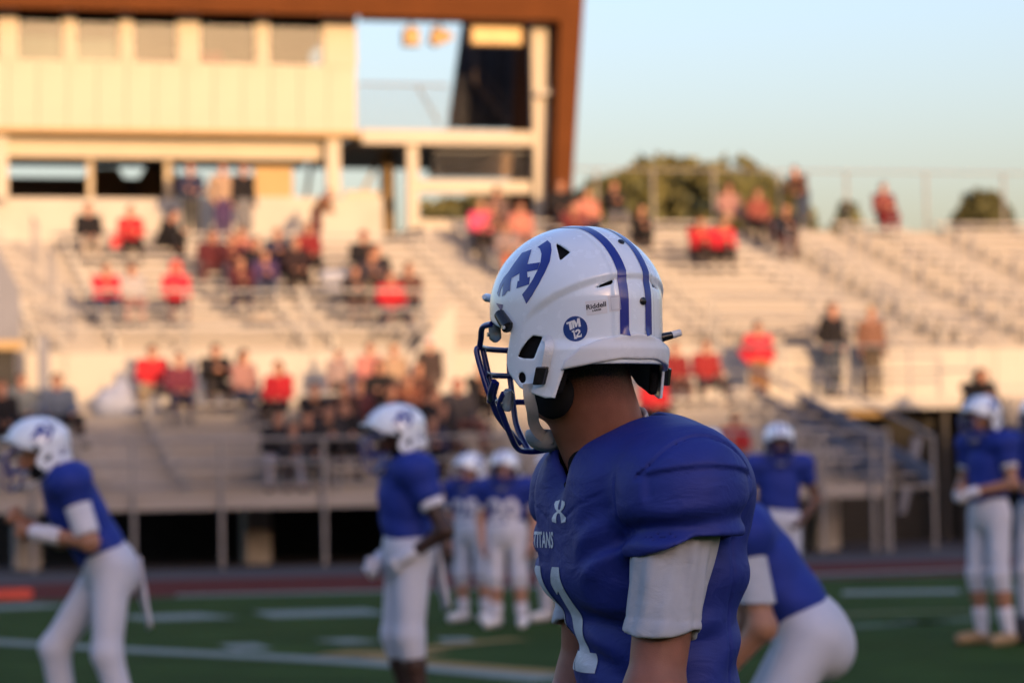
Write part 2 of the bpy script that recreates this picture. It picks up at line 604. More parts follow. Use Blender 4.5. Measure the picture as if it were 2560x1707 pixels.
def slope_pt(ox, oy, z0=4.4, v0=8.4, k=0.3):
    d = ray(ox, oy); o = Vector((0, 0, CAM_H)) - SO
    # z = z0 + k (v - v0)
    t = (z0 + k * (o.dot(SV) - v0) - o.z) / (d.z - k * d.dot(SV))
    p = o + d * t
    return p.dot(SU), p.dot(SV), p.z
AISLES = [slope_pt(1925, 640)[0], slope_pt(2150, 660)[0], slope_pt(2290, 600)[0], slope_pt(1060, 560)[0]]
AISLES += [AISLES[3] - 9.5]
AISLES.sort()
LOW_AISLES = [S(1120, 1100, 2)[0], S(310, 1100, 2)[0]]

def spans(u0, u1, gaps, w=1.0, most=4.6):
    cuts = sorted(g for g in gaps if u0 < g < u1)
    out = []; a = u0
    for g in cuts + [None]:
        b = u1 if g is None else g - w / 2
        if b - a > 0.4:
            n = max(1, math.ceil((b - a) / most))
            for k in range(n):
                out.append((a + (b - a) * k / n + 0.006, a + (b - a) * (k + 1) / n - 0.006))
        if g is not None: a = g + w / 2
    return out
_plank = {}
def gbox(name, u0, u1, v0, v1, z0, z1, material, parent=GS):
    """a box part of the stand; equal sizes share one mesh"""
    k = (name, round(u1 - u0, 3), round(v1 - v0, 3), round(z1 - z0, 3), material.name)
    if k not in _plank:
        _plank[k] = MB().box(0, u1 - u0, 0, v1 - v0, 0, z1 - z0).mesh(name)
    return link(name, _plank[k], material, parent, (u0, v0, z0))

def tier(rows, u0, u1, gaps, rise, depth):
    for (v, z) in rows:
        gbox('footboard', u0, u1, v + 0.012, v + depth - 0.004, z - 0.05, z, ALU2)
        gbox('riser', u0, u1, v + depth, v + depth + 0.01, z + 0.002, z + rise - 0.052, RISER)
        for a, b in spans(u0, u1, gaps):
            gbox('bench', a, b, v + 0.40, v + 0.66, z + 0.37, z + 0.42, ALU)
            for q in (a + 0.25, b - 0.28):
                gbox('bench_bracket', q, q + 0.05, v + 0.46, v + 0.60, z + 0.002, z + 0.368, GALV)
tier(LOW, U_LEFT, U_END, LOW_AISLES, 0.21, 0.79)
U_PB = S(948, 500, 19)[0]                # in front of the press box the rows stop two steps lower
N_PB = 12
tier(UPP[:N_PB], U_LEFT, U_PB, AISLES, 0.24, 0.8)
tier(UPP, U_PB + 0.01, U_RIGHT, AISLES, 0.24, 0.8)
PBW_V, PBW_Z = 8.4 + 0.8 * N_PB, 4.0 + 0.24 * N_PB
gbox('top_walkway', U_LEFT, U_PB, PBW_V + 0.012, 21.4, PBW_Z - 0.06, PBW_Z, ALU2)
gbox('step_wall', U_PB, U_PB + 0.008, PBW_V + 0.02, 21.4, PBW_Z + 0.002, TOP_Z - 0.062, RISER)
U_L2 = S(2285, 950, 6)[0]
tier(LOW, U_L2, U_RIGHT, [], 0.21, 0.79)
gbox('front_walkway', U_LEFT, U_END, 0.02, 0.70, 1.15, 1.2, ALU2)
gbox('front_fascia', U_LEFT, U_END, 0.0, 0.018, 0.96, 1.22, RISER)
gbox('walkway', U_LEFT, U_RIGHT, WALK_V0 + 0.02, WALK_V1, 2.80, WALK_Z, ALU2)
gbox('walkway_fascia', U_END + 0.02, U_L2, WALK_V0 - 0.02, WALK_V0 + 0.015, 2.66, 2.89, WALLP)
u = U_LEFT
while u < U_RIGHT:
    gbox('riser_panel', u + 0.008, min(u + 2.4, U_RIGHT) - 0.008, WALK_V1 - 0.05, WALK_V1, WALK_Z + 0.003, 3.94, WALLP)
    u += 2.4
gbox('shade_backing', U_LEFT, U_END + 0.3, 6.2, 6.3, -0.03, 1.1, DARK)  # dark sheet added to give the shade under the deck
gbox('shade_backing', U_END - 0.2, U_RIGHT, 8.44, 8.52, -0.03, 2.78, DARK)  # second sheet, dark for the unlit opening below the platform
gbox('top_walkway', U_PB + 0.01, U_RIGHT, TOP_V + 0.012, 21.4, TOP_Z - 0.06, TOP_Z, ALU2)
gbox('end_wall', U_RIGHT, U_RIGHT + 0.1, 8.4, 21.4, 0.0, 7.3, WALLP)
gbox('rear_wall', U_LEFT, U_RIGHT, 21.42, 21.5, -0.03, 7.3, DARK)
# aisle steps between the bench blocks
for ua in AISLES:
    for (v, z) in (UPP[:N_PB - 1] if ua < U_PB else UPP[:-1]):
        gbox('aisle_step', ua - 0.42, ua + 0.42, v + 0.42, v + 0.795, z + 0.003, z + 0.12, ALU2)
# under the deck: concrete piers and struts
for ox in (585, 1885, 1350, 60):
    uu, _ = S(ox, 1220, 3.0)
    gbox('concrete_pier', uu - 0.22, uu + 0.22, 2.6, 3.2, -0.03, 0.93, CONC)

def railing(name, pts_post, rails, zf, vf, label, h, r=0.03, post_r=0.03, group=None, z_foot=None, material=None):
    material = material or GALV
    """posts at u list, straight rails between first and last; zf(u), vf(u) give the foot"""
    root = empty(name, SO, TH, label, 'railing', group)
    for uu in pts_post:
        z0 = zf(uu) if z_foot is None else z_foot
        MB().tube([(uu, vf(uu), z0), (uu, vf(uu), zf(uu) + h)], post_r, 8).build('post', material, root, True)
    for rh in rails:
        MB().tube([(uu, vf(uu), zf(uu) + rh) for uu in (pts_post[0], pts_post[-1])], r, 8).build('rail', material, root, True)
    return root
fence_u = [S(ox, 1080, -0.12)[0] for ox in (-120, 75, 306, 508, 744, 980, 1215, 1450, 1680, 1890)] + [U_END - 0.3, U_END]
railing('front_fence', fence_u, (2.1, 1.72, 1.35), lambda q: 0.0, lambda q: -0.12,
        'long grey pipe fence along the front edge of the lowest bench rows', 2.1, 0.028, 0.036, material=POSTM)
rail_u = list(np.arange(U_LEFT, S(1050, 700, 8.3)[0], 2.35))
railing('guardrail', rail_u, (1.12, 0.75, 0.4), lambda q: 4.0, lambda q: 8.33,
        'grey guardrail on top of the white wall, left of the pale stair parapet', 1.12, 0.028, 0.03)
rail_u2 = list(np.arange(S(1640, 750, 8.3)[0], U_RIGHT, 2.1))
railing('guardrail', rail_u2, (1.0, 0.6), lambda q: 4.0, lambda q: 8.33,
        'thin grey guardrail on the white wall behind the two men on the platform', 1.0, 0.02, 0.026)
plat_u = list(np.linspace(U_END - 0.6, U_L2, 5))
railing('platform_rail', plat_u, (1.05, 0.55), lambda q: WALK_Z, lambda q: WALK_V0 + 0.05,
        'grey pipe rail on the lit edge of the platform above the dark opening', 1.05, 0.024, 0.026)
back_u = [S(ox, 450, 21.0)[0] for ox in (1262, 1370, 1500, 1640, 1790, 1945, 2127, 2305, 2480)]
railing('back_fence', back_u, (1.62, 0.08), lambda q: TOP_Z, lambda q: 21.0,
        'tall back fence of thin posts behind the top row against the sky', 1.62, 0.02, 0.036, material=POSTM)
# handrails down the aisles
for i, ua in enumerate(AISLES):
    where = ['at the left end of the upper rows', 'right of the press box posts', 'in the middle of the right hand seats',
             'above the two men on the platform', 'at the far right of the upper rows'][i]
    root = empty('aisle_handrail', SO, TH, 'grey stepped aisle handrail ' + where, 'handrail', 'handrails up the aisles of the upper rows')
    for a in (range(1, 10, 4) if ua < U_PB else range(1, 13, 4)):
        v0, z0 = UPP[a]; v1, z1 = UPP[a + 1]
        P = [(ua, v0 + 0.2, z0), (ua, v0 + 0.2, z0 + 0.9), (ua, v1 + 0.3, z1 + 0.9), (ua, v1 + 0.3, z1)]
        MB().tube(P, 0.022, 8).build('handrail_loop', GREYP, root, True)
# stairs at the right end of the lower rows, with a grey side panel
root = empty('stair_flight', SO, TH, 'grey sided stair coming down at the right end of the lower rows', 'stairs')
uA, zA = S(1825, 905, 6.6); uB, zB = S(2000, 1015, 3.2)
for k in range(9):
    t = k / 8
    vv = 6.4 - 6.4 * t; zz = 2.75 - 1.6 * t
    gbox('stair_tread', U_END + 0.05, U_END + 0.95, vv, vv + 0.75, zz - 0.05, zz, ALU2, root)
MB().prism([(U_END + 0.03, 6.9, 2.5), (U_END + 0.03, 0.2, 0.85), (U_END + 0.03, 0.2, 1.55), (U_END + 0.03, 6.9, 3.15)], (0.03, 0, 0)).build('side_panel', GREYP, root)
MB().prism([(U_END + 0.98, 6.9, 2.5), (U_END + 0.98, 0.2, 0.85), (U_END + 0.98, 0.2, 1.4), (U_END + 0.98, 6.9, 3.05)], (0.03, 0, 0)).build('side_panel', GREYP, root)
MB().tube([(U_END + 0.03, 6.9, 3.5), (U_END + 0.03, 0.2, 2.0), (U_END + 0.03, 0.2, 0)], 0.03, 8).build('handrail', POSTM, root, True)
MB().tube([(U_END + 0.98, 6.9, 3.5), (U_END + 0.98, 0.2, 2.0), (U_END + 0.98, 0.2, 0)], 0.03, 8).build('handrail', POSTM, root, True)
# slanted prop beside the dark opening
MB().prism([(S(2100, 990, 4)[0], 4, 2.05), (S(2080, 1180, 4)[0] - 0.15, 4, 0.6), (S(2080, 1180, 4)[0], 4, 0.6), (S(2100, 990, 4)[0] + 0.18, 4, 2.05)], (0, 0.1, 0)).build('slanted_prop', GREYP, root)
for ox in (2165, 2205, 2250):
    uu = S(ox, 1100, 7.5)[0]
    gbox('support_post', uu, uu + 0.1, 7.4, 7.5, -0.03, 2.78, mat('dark_steel_post', (0.06, 0.055, 0.05), 0.7))
# sunlit crossbeam seen inside the opening
ub0, zb0 = S(1948, 957, 7.3); ub1, zb1 = S(2062, 930, 7.3)
tag(gbox('crossbeam', ub0, ub1, 7.3, 7.4, zb0, zb1, YELP, None), None).matrix_world = Matrix.Translation(SO) @ Matrix.Rotation(TH, 4, 'Z') @ Matrix.Translation((ub0, 7.3, zb0))
tag(bpy.data.objects['crossbeam'], 'short tan board hanging in the dark opening under the platform', 'board')
# pale parapets of the stairs that climb from the walkway
root = empty('stair_parapet', SO, TH, 'pale slanting stair parapet right of the seated crowd in the middle of the stand', 'stair parapet')
ua, za = S(1045, 690, 8.0); ub, zb = S(900, 800, 8.0)
MB().prism([(ub, 8.0, 2.9), (ub, 8.0, 3.35), (ua, 8.0, za), (ua, 8.0, 2.9)], (0, 0.06, 0)).build('parapet_panel', WALLP, root)
MB().tube([(ub, 8.03, 3.75), (ua, 8.03, za + 0.4)], 0.025, 8).build('handrail', GALV, root, True)
for t in (0.0, 0.5, 1.0):
    uu = ub + (ua - ub) * t; zz = 3.35 + (za - 3.35) * t
    MB().tube([(uu, 8.03, zz - 0.02), (uu, 8.03, zz + 0.4)], 0.02, 6).build('post', GALV, root, True)
# stair house at the far left
root = empty('stair_enclosure', SO, TH, 'grey stair enclosure with a dark doorway at the left end of the walkway', 'stair enclosure')
u0, z0 = S(-120, 800, 6.4); u1, z1 = S(50, 800, 6.4)
zt = S(30, 640, 6.4)[1]
gbox('landing_slab', u0, u1, 6.3, 8.3, S(20, 803, 6.4)[1], S(20, 783, 6.4)[1], YELP, root)
MB().prism([(u0, 6.4, S(20, 780, 6.4)[1]), (u1 - 0.02, 6.4, S(20, 780, 6.4)[1]), (u1 - 0.02, 6.4, zt - 0.2), (u1 - 0.5, 6.4, zt + 0.75), (u0, 6.4, zt + 0.8)], (0, 0.08, 0)).build('side_panel', GREYP, root)
gbox('doorway_shade', u0, S(36, 850, 6.4)[0], 6.5, 6.56, LOW[7][1] + 0.002, S(20, 806, 6.4)[1], DARK, root)  # dark sheet across the doorway, its inner shade put in as colour
gbox('corner_post', S(88, 850, 6.4)[0], S(112, 850, 6.4)[0], 6.34, 6.46, LOW[7][1] + 0.002, S(20, 783, 6.4)[1] + 0.1, GREYP, root)

# ================================================================== PRESS BOX
PB = empty('press_box', SO, TH, 'cream press box with a window band under a brown roof atop the stand', 'press box')
PV = 20.3
pu0 = S(-260, 200, PV)[0]
pu1 = S(818, 200, PV)[0]
zS = S(400, 300, PV)[1]; zW0 = S(400, 147, PV)[1]; zW1 = S(400, 30, PV)[1]
gbox('floor_edge', pu0, pu1 + 0.1, PV - 0.12, PV + 0.3, zS - 0.10, zS + 0.02, YELP, PB)
n = 16
for k in range(n):
    a = pu0 + (pu1 - pu0) * k / n; b = pu0 + (pu1 - pu0) * (k + 1) / n
    gbox('wall_panel', a + 0.007, b - 0.007, PV - 0.006 * (k % 3), PV + 0.15, zS + 0.022, zW0, CREAM, PB)
gbox('soffit', pu0, pu1, PV + 0.3, 27.0, zS - 0.02, zS + 0.02, SOFFIT, PB)
gbox('front_beam', pu0, S(750, 330, 20.9)[0] - 0.01, 20.9, 21.0, S(400, 364, 20.9)[1], zS - 0.022, CREAM, PB)
gbox('rear_beam', pu0, pu1, 26.8, 27.0, S(200, 381, 26.8)[1], zS - 0.022, DARK, PB)
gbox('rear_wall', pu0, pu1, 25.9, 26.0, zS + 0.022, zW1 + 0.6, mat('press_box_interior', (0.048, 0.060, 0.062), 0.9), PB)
gbox('counter', pu0, pu1, PV + 0.4, PV + 1.1, zW0 - 0.1, zW0 + 0.02, YELP, PB)
gbox('ceiling', pu0, pu1, PV, 26.0, zW1 + 0.25, zW1 + 0.3, SOFFIT, PB)
# posts of the window band and the panes between them
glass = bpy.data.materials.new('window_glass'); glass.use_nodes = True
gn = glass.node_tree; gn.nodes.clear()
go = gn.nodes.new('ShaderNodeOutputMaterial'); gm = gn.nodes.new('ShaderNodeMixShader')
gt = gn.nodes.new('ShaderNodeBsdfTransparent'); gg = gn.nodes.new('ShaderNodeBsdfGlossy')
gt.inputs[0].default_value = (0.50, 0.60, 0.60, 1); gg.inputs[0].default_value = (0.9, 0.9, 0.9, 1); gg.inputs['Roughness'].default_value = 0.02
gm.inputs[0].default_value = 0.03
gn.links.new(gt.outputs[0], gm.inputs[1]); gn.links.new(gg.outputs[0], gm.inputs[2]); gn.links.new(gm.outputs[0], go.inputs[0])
bars = [(-262, -225), (-120, -95), (-2, 38), (147, 172), (277, 303), (410, 456), (590, 615), (743, 818)]
for k, (a, b) in enumerate(bars):
    gbox('window_post', S(a, 90, PV)[0], S(b, 90, PV)[0], PV - 0.03, PV + 0.15, zW0 + 0.003, zW1 + 0.25, CREAM, PB)
for (a, b), (c, d) in zip(bars[:-1], bars[1:]):
    w = gbox('window', S(b, 90, PV)[0], S(c, 90, PV)[0], PV + 0.06, PV + 0.07, zW0 + 0.03, zW1 + 0.2, glass, PB)
    fl = S(c, 90, PV)[0] - S(b, 90, PV)[0]
    fr = MB().box(0.004, fl - 0.004, -0.03, 0.03, -0.026, 0.0).box(0.004, 0.04, -0.03, 0.03, 0.002, zW1 - zW0 + 0.15).box(fl - 0.04, fl - 0.004, -0.03, 0.03, 0.002, zW1 - zW0 + 0.15)
    fr.build('frame', CREAM, w)
# paper blinds behind two panes
gbox('blind', S(42, 90, PV)[0], S(145, 90, PV)[0], PV + 0.3, PV + 0.32, zW0 + 0.03, zW0 + 0.62, CREAM, PB)
gbox('blind', S(174, 90, PV)[0], S(276, 90, PV)[0], PV + 0.3, PV + 0.32, zW0 + 0.03, zW0 + 0.58, CREAM, PB)
# brown roof and slanted end frame
RV = 19.4
zr_r = S(1240, 47, RV)[1]
ru1 = S(1336, 2, RV)[0]
gbox('roof_fascia', pu0, S(1300, 20, RV)[0], RV, RV + 0.12, zr_r, zr_r + 1.6, BROWN, PB)
UNDER = mat('roof_underside', (0.06, 0.035, 0.02), 0.8)
RE = S(1300, 20, RV)[0]
gbox('roof', pu0, pu1 + 0.1, RV + 0.122, 27.5, zr_r + 0.25, zr_r + 1.5, BROWN, PB)
gbox('roof_soffit', pu0, pu1 + 0.1, RV + 0.122, 27.5, zr_r + 0.16, zr_r + 0.248, UNDER, PB)
gbox('roof', pu1 + 0.11, RE, RV + 0.122, RV + 0.9, zr_r + 0.25, zr_r + 1.5, BROWN, PB)
gbox('roof_soffit', pu1 + 0.11, RE, RV + 0.122, RV + 0.9, zr_r + 0.02, zr_r + 0.248, UNDER, PB)
ua, za = S(1338, -20, RV); ub, zb = S(1289, 388, RV)
dz = zr_r + 1.6 - za; sl = (ua - ub) / (za - zb)
topu = ub + sl * (zr_r + 1.6 - zb)
W0 = 0.36
MB().prism([(ub - W0, RV - 0.02, TOP_Z - 2.2), (ub, RV - 0.02, TOP_Z - 2.2), (topu, RV - 0.02, zr_r + 1.62), (topu - W0 - 0.25, RV - 0.02, zr_r + 1.62)], (0, 4.2, 0)).build('slanted_end_frame', BROWN, PB)
# bay right of the box: posts, beams, landing
def post(ox0, ox1, oy0, oy1, v, material=CREAM, name='column', d=0.2, parent=PB):
    a, z1 = S(ox0, oy0, v); b, _ = S(ox1, oy0, v); z0 = S((ox0 + ox1) / 2, oy1, v)[1]
    return gbox(name, a, b, v, v + d, z0, z1, material, parent)
post(1221, 1257, 57, 528, 20.2)
post(935, 960, 334, 548, 20.4)
post(750, 781, 312, 450, 20.45)
post(200, 214, 352, 456, 21.2, SOFFIT, d=0.1)
post(378, 393, 352, 456, 21.2, SOFFIT, d=0.1)
post(-12, 18, 312, 456, 20.45)
post(874, 896, 345, 545, 22.6, YELP, d=0.12)
post(897, 906, 345, 545, 22.6, DARK, d=0.12)
a, z1 = S(800, 300, PV); b, _ = S(1225, 300, PV)
gbox('landing_beam', pu1 + 0.12, b, PV - 0.05, PV + 0.2, S(1000, 332, PV)[1], S(1000, 300, PV)[1], CREAM, PB)
gbox('landing_floor', pu1 + 0.12, b, PV + 0.22, 27.0, S(1000, 320, PV)[1], S(1000, 305, PV)[1], SOFFIT, PB)
gbox('cross_beam', S(958, 430, 20.4)[0] + 0.01, S(1221, 430, 20.4)[0], 20.45, 20.6, S(1090, 443, 20.4)[1], S(1090, 414, 20.4)[1], CREAM, PB)
gbox('lower_parapet', S(962, 500, 20.6)[0], S(1219, 500, 20.6)[0], 20.62, 20.7, TOP_Z + 0.02, S(1090, 505, 20.6)[1], CREAM, PB)
gbox('stair_back_wall', S(985, 380, 25.5)[0], S(1230, 380, 25.5)[0], 25.5, 25.6, S(1090, 408, 25.5)[1], S(1090, 335, 25.5)[1], mat('brown_back_panel', (0.16, 0.10, 0.05), 0.8), PB)
gbox('base_wall', pu0, S(418, 500, 21.0)[0], 21.0, 21.12, PBW_Z + 0.002, S(200, 455, 21.0)[1], WALLP, PB)
gbox('base_wall', S(418, 500, 21.0)[0] + 0.01, S(880, 500, 21.0)[0], 21.02, 21.12, PBW_Z + 0.002, S(600, 452, 21.0)[1], WALLP, PB)
gbox('door_panel', S(584, 420, 21.3)[0], S(672, 420, 21.3)[0], 21.3, 21.36, PBW_Z + 0.002, S(620, 383, 21.3)[1], YELP, PB)
gbox('door_panel', S(792, 480, 21.5)[0], S(872, 480, 21.5)[0], 21.5, 21.56, PBW_Z + 0.002, S(830, 438, 21.5)[1], CREAM, PB)
gbox('rear_parapet', pu0, S(415, 430, 26.5)[0], 26.5, 26.6, TOP_Z - 0.1, S(200, 408, 26.5)[1], mat('dark_brown_parapet', (0.22, 0.14, 0.09), 0.9), PB)
for ox in (240, 365):
    uu, zz = S(ox, 408, 26.4)
    MB().prism([(uu - 0.5, 26.4, TOP_Z), (uu + 0.5, 26.4, TOP_Z), (uu + 0.5, 26.4, zz), (uu + 0.35, 26.4, zz + 0.26), (uu - 0.35, 26.4, zz + 0.26), (uu - 0.5, 26.4, zz)], (0, 0.08, 0)).build('rear_hood', mat('brown_hood', (0.30, 0.17, 0.07), 0.8), PB)
MB().tube([(S(716, 370, 22)[0], 22, S(716, 370, 22)[1]), (S(690, 540, 22)[0], 22, TOP_Z)], 0.05, 6).build('diagonal_brace', mat('dark_brace', (0.10, 0.07, 0.04), 0.7), PB)
MB().tube([(S(880, 350, 23)[0], 23, S(880, 350, 23)[1]), (S(818, 470, 23)[0], 23, S(818, 470, 23)[1])], 0.05, 6).build('diagonal_brace', mat('tan_brace', (0.35, 0.28, 0.18), 0.7), PB)
MB().tube([(S(985, 340, 23)[0], 23, S(985, 340, 23)[1]), (S(1010, 405, 23)[0], 23, S(1010, 405, 23)[1])], 0.05, 6).build('diagonal_brace', GALV, PB)
# balcony railings of the bay
root = empty('balcony_rail', SO, TH, 'thin picket railing on the landing right of the press box', 'railing')
us = np.linspace(S(826, 240, 20.6)[0], S(1030, 240, 20.6)[0], 18)
zf = S(900, 300, 20.6)[1]
for uu in us:
    MB().tube([(uu, 20.6, zf), (uu, 20.6, S(900, 196, 20.6)[1])], 0.011, 5).build('picket', GALV, root)
MB().tube([(us[0], 20.6, S(900, 194, 20.6)[1]), (us[-1], 20.6, S(900, 194, 20.6)[1])], 0.028, 6).build('top_rail', GALV, root)
MB().tube([(S(960, 200, 22)[0], 22, S(960, 200, 22)[1]), (S(1010, 288, 22)[0], 22, S(1010, 288, 22)[1])], 0.03, 6).build('stair_rail', GALV, root)
root = empty('balcony_rail', SO, TH, 'thin picket railing between the two beams right of the press box', 'railing')
us = np.linspace(S(1000, 380, 20.7)[0], S(1219, 380, 20.7)[0], 22)
for uu in us:
    MB().tube([(uu, 20.72, S(1100, 416, 20.7)[1]), (uu, 20.72, S(1100, 348, 20.7)[1])], 0.011, 5).build('picket', GALV, root)
MB().tube([(us[0], 20.72, S(1100, 347, 20.7)[1]), (us[-1], 20.72, S(1100, 347, 20.7)[1])], 0.025, 6).build('top_rail', GALV, root)
# black curtain hung in the bay
cv = 24.6
tl = S(1062, 40, cv); tr = S(1226, 40, cv); bl = S(1028, 296, cv); br = S(1226, 296, cv)
mb = MB(); nu, nz = 60, 8
for i in range(nu + 1):
    for j in range(nz + 1):
        s_, t_ = i / nu, j / nz
        uu = (tl[0] + (tr[0] - tl[0]) * s_) * (1 - t_) + (bl[0] + (br[0] - bl[0]) * s_) * t_
        zz = tl[1] + (bl[1] - tl[1]) * t_
        mb.v.append((uu, cv + 0.09 * math.sin(s_ * 52) + 0.05 * math.sin(s_ * 23 + 2 * t_), zz))
mb.f = [(i * (nz + 1) + j, (i + 1) * (nz + 1) + j, (i + 1) * (nz + 1) + j + 1, i * (nz + 1) + j + 1) for i in range(nu) for j in range(nz)]
cur = mb.build('curtain', BLACKC, None, True)
cur.location = SO; cur.rotation_euler = (0, 0, TH)
md = cur.modifiers.new('thickness', 'SOLIDIFY'); md.thickness = 0.01
tag(cur, 'tall black curtain hanging in the open bay under the brown roof', 'curtain')
# stair stringer in front of the curtain
root = empty('stair_stringer', SO, TH, 'brown stair stringer climbing in front of the black curtain', 'stairs')
MB().tube([(S(1090, 110, 24)[0], 24, S(1090, 110, 24)[1]), (S(1092, 190, 24)[0], 24, S(1092, 190, 24)[1]), (S(1180, 300, 24)[0], 24, S(1180, 300, 24)[1])], 0.07, 6).build('stringer', mat('brown_steel', (0.06, 0.04, 0.03), 0.7), root)
MB().tube([(S(1096, 150, 24)[0], 24, S(1096, 150, 24)[1]), (S(1192, 275, 24)[0], 24, S(1192, 275, 24)[1])], 0.025, 6).build('handrail', bpy.data.materials['brown_steel'], root)
# loudspeakers and light box hung under the roof
def hung(name, ox0, ox1, oy0, oy1, v, label, cat, shape, group=None):
    a, z1 = S(ox0, oy0, v); b, z0 = S(ox1, oy1, v)
    root = empty(name, SO, TH, label, cat, group)
    m = (a + b) / 2
    if shape == 'horn':
        MB().prism([(a, v, z0 + 0.1), (a + 0.14, v, z0), (m + 0.12, v, z0 + 0.1), (b, v, (z0 + z1) / 2 - 0.06), (b, v, (z0 + z1) / 2 + 0.06), (m + 0.12, v, z1 - 0.1), (a + 0.1, v, z1)], (0, 0.3, 0)).build('horn', YELP, root)
    elif shape == 'box':
        MB().prism([(a, v, z0), (b, v, z0), (b, v, z1 - 0.06), (b - 0.08, v, z1), (a + 0.08, v, z1), (a, v, z1 - 0.06)], (0, 0.32, 0)).build('cabinet', YELP, root)
        MB().box(a + 0.04, b - 0.04, v - 0.012, v - 0.002, z0 + 0.04, z1 - 0.1).build('grille', mat('tan_grille', (0.42, 0.30, 0.14), 0.8), root)
    else:
        MB().box(a, b, v, v + 0.35, z0, z1).build('cabinet', YELP, root)
        MB().box(a + 0.05, b - 0.05, v - 0.012, v - 0.002, z0 + 0.05, z1 - 0.05).build('front_panel', mat('tan_front', (0.60, 0.44, 0.22), 0.7), root)
    MB().tube([(m, v + 0.15, z1 - 0.02), (m, v + 0.15, zr_r + 0.2)], 0.035, 6).build('bracket', GALV, root)
hung('loudspeaker', 929, 964, 62, 104, 20.2, 'square tan loudspeaker hanging under the brown roof', 'loudspeaker', 'box')
hung('loudspeaker', 988, 1040, 60, 106, 20.2, 'horn shaped tan loudspeaker hanging beside the square one', 'loudspeaker', 'horn')
hung('light_box', 1082, 1200, 56, 104, 20.1, 'wide tan box hanging in front of the black curtain top', 'light box', 'wide')
root = empty('floodlight', SO, TH, 'small pale floodlight clamped to the tall post beside the brown frame', 'floodlight')
uu, zz = S(1262, 215, 20.0)
MB().prism([(uu - 0.3, 19.95, zz - 0.07), (uu + 0.06, 19.95, zz - 0.03), (uu + 0.06, 19.95, zz + 0.12), (uu - 0.3, 19.95, zz + 0.05)], (0, 0.2, 0)).build('lamp_housing', WALLP, root)
MB().tube([(uu - 0.15, 20.05, zz), (uu - 0.2, 20.25, zz - 0.1)], 0.025, 6).build('bracket', GALV, root)

# ================================================================== TREES beyond the stand
LEAF = [mat('tree_leaves', c, 0.8, var=0.3, scale=0.9, spec=0.2) for c in
        [(0.12, 0.112, 0.040), (0.108, 0.106, 0.038), (0.075, 0.075, 0.03)]]
BARK = mat('bark', (0.07, 0.05, 0.035), 0.9, var=0.3)
def tree(ox, oy_top, D, rx, rz, label, group, lm, n=2400, leaf=0.3, lobes=14, seed=0):
    rg = np.random.default_rng(seed)
    top = at_depth(ox, oy_top, D)
    root = empty('tree', (top.x, top.y, -0.03), 0, label, 'tree', group)
    H = top.z + 0.03
    cz = H - rz
    mb = MB()
    mb.tube([(0, 0, 0), (0.1, 0, cz * 0.5), (0, 0.1, cz), (0.05, 0, H - rz * 0.4)], [rx * 0.12, rx * 0.09, rx * 0.06, 0.03], 8)
    for k in range(5):
        a = k * 1.3 + rg.random()
        mb.tube([(0, 0, cz * 0.8 + 0.2 * k), (math.cos(a) * rx * 0.4, math.sin(a) * rx * 0.4, cz + 0.1 * k), (math.cos(a) * rx * 0.75, math.sin(a) * rx * 0.75, cz + rz * 0.3)], [rx * 0.05, rx * 0.035, 0.02], 6)
    mb.build('trunk', BARK, root, True)
    # lobes of leaf clumps with gaps between
    cs = []
    for k in range(lobes):
        d = rg.normal(size=3); d /= np.linalg.norm(d)
        cs.append((d * [rx * 0.62, rx * 0.62, rz * 0.6] + [0, 0, cz], rg.uniform(0.42, 0.62)))
    cs.append((np.array([0, 0, cz + rz * 0.45]), 0.5))
    vs = []; fs = []
    for i in range(n):
        c, s = cs[rg.integers(len(cs))]
        d = rg.normal(size=3); d /= np.linalg.norm(d)
        p = c + d * np.array([rx, rx, rz]) * s * rg.uniform(0.55, 1.0) ** 0.5
        q = rg.normal(size=3); q /= np.linalg.norm(q)
        w = np.cross(q, rg.normal(size=3)); w /= np.linalg.norm(w)
        e = np.cross(q, w)
        L = leaf * rg.uniform(0.6, 1.3)
        b = len(vs)
        vs += [tuple(p - w * L - e * L * 0.5), tuple(p + w * L * 0.2 - e * L * 0.7), tuple(p + w * L + e * L * 0.3), tuple(p - w * L * 0.1 + e * L * 0.8)]
        fs.append((b, b + 1, b + 2, b + 3))
    me = bpy.data.meshes.new('crown'); me.from_pydata(vs, [], fs)
    link('crown', me, lm, root)
tg = 'trees beyond the top of the stand'
tree(1395, 400, 112, 2.1, 2.6, 'low olive tree crown nearest the brown end frame', tg, LEAF[1], seed=1, n=3000)
tree(1500, 345, 115, 2.3, 3.2, 'tallest olive tree crown behind the back fence with a tuft on top', tg, LEAF[0], seed=2, n=3600)
tree(1625, 362, 113, 2.5, 3.2, 'broad olive tree crown right of the tallest one', tg, LEAF[0], seed=3, n=3600)
tree(1738, 418, 110, 2.2, 2.6, 'rounded olive tree at the right end of the big clump', tg, LEAF[1], seed=4, n=3000)
tree(1945, 462, 120, 0.75, 1.4, 'small yellowish tree top left of the lone spectator in the top row', tg, LEAF[1], seed=5, n=700, lobes=5)
tree(2252, 440, 118, 1.25, 1.6, 'dark round tree top at the right end of the back fence', tg, LEAF[2], seed=6, n=1300, lobes=7)
tree(1035, 452, 116, 1.6, 1.6, 'dull olive tree seen low between the posts right of the press box', tg, LEAF[0], seed=8, n=1500)
tree(1160, 440, 112, 1.8, 1.6, 'dull olive tree just left of the tall cream post', tg, LEAF[2], seed=9, n=1500)

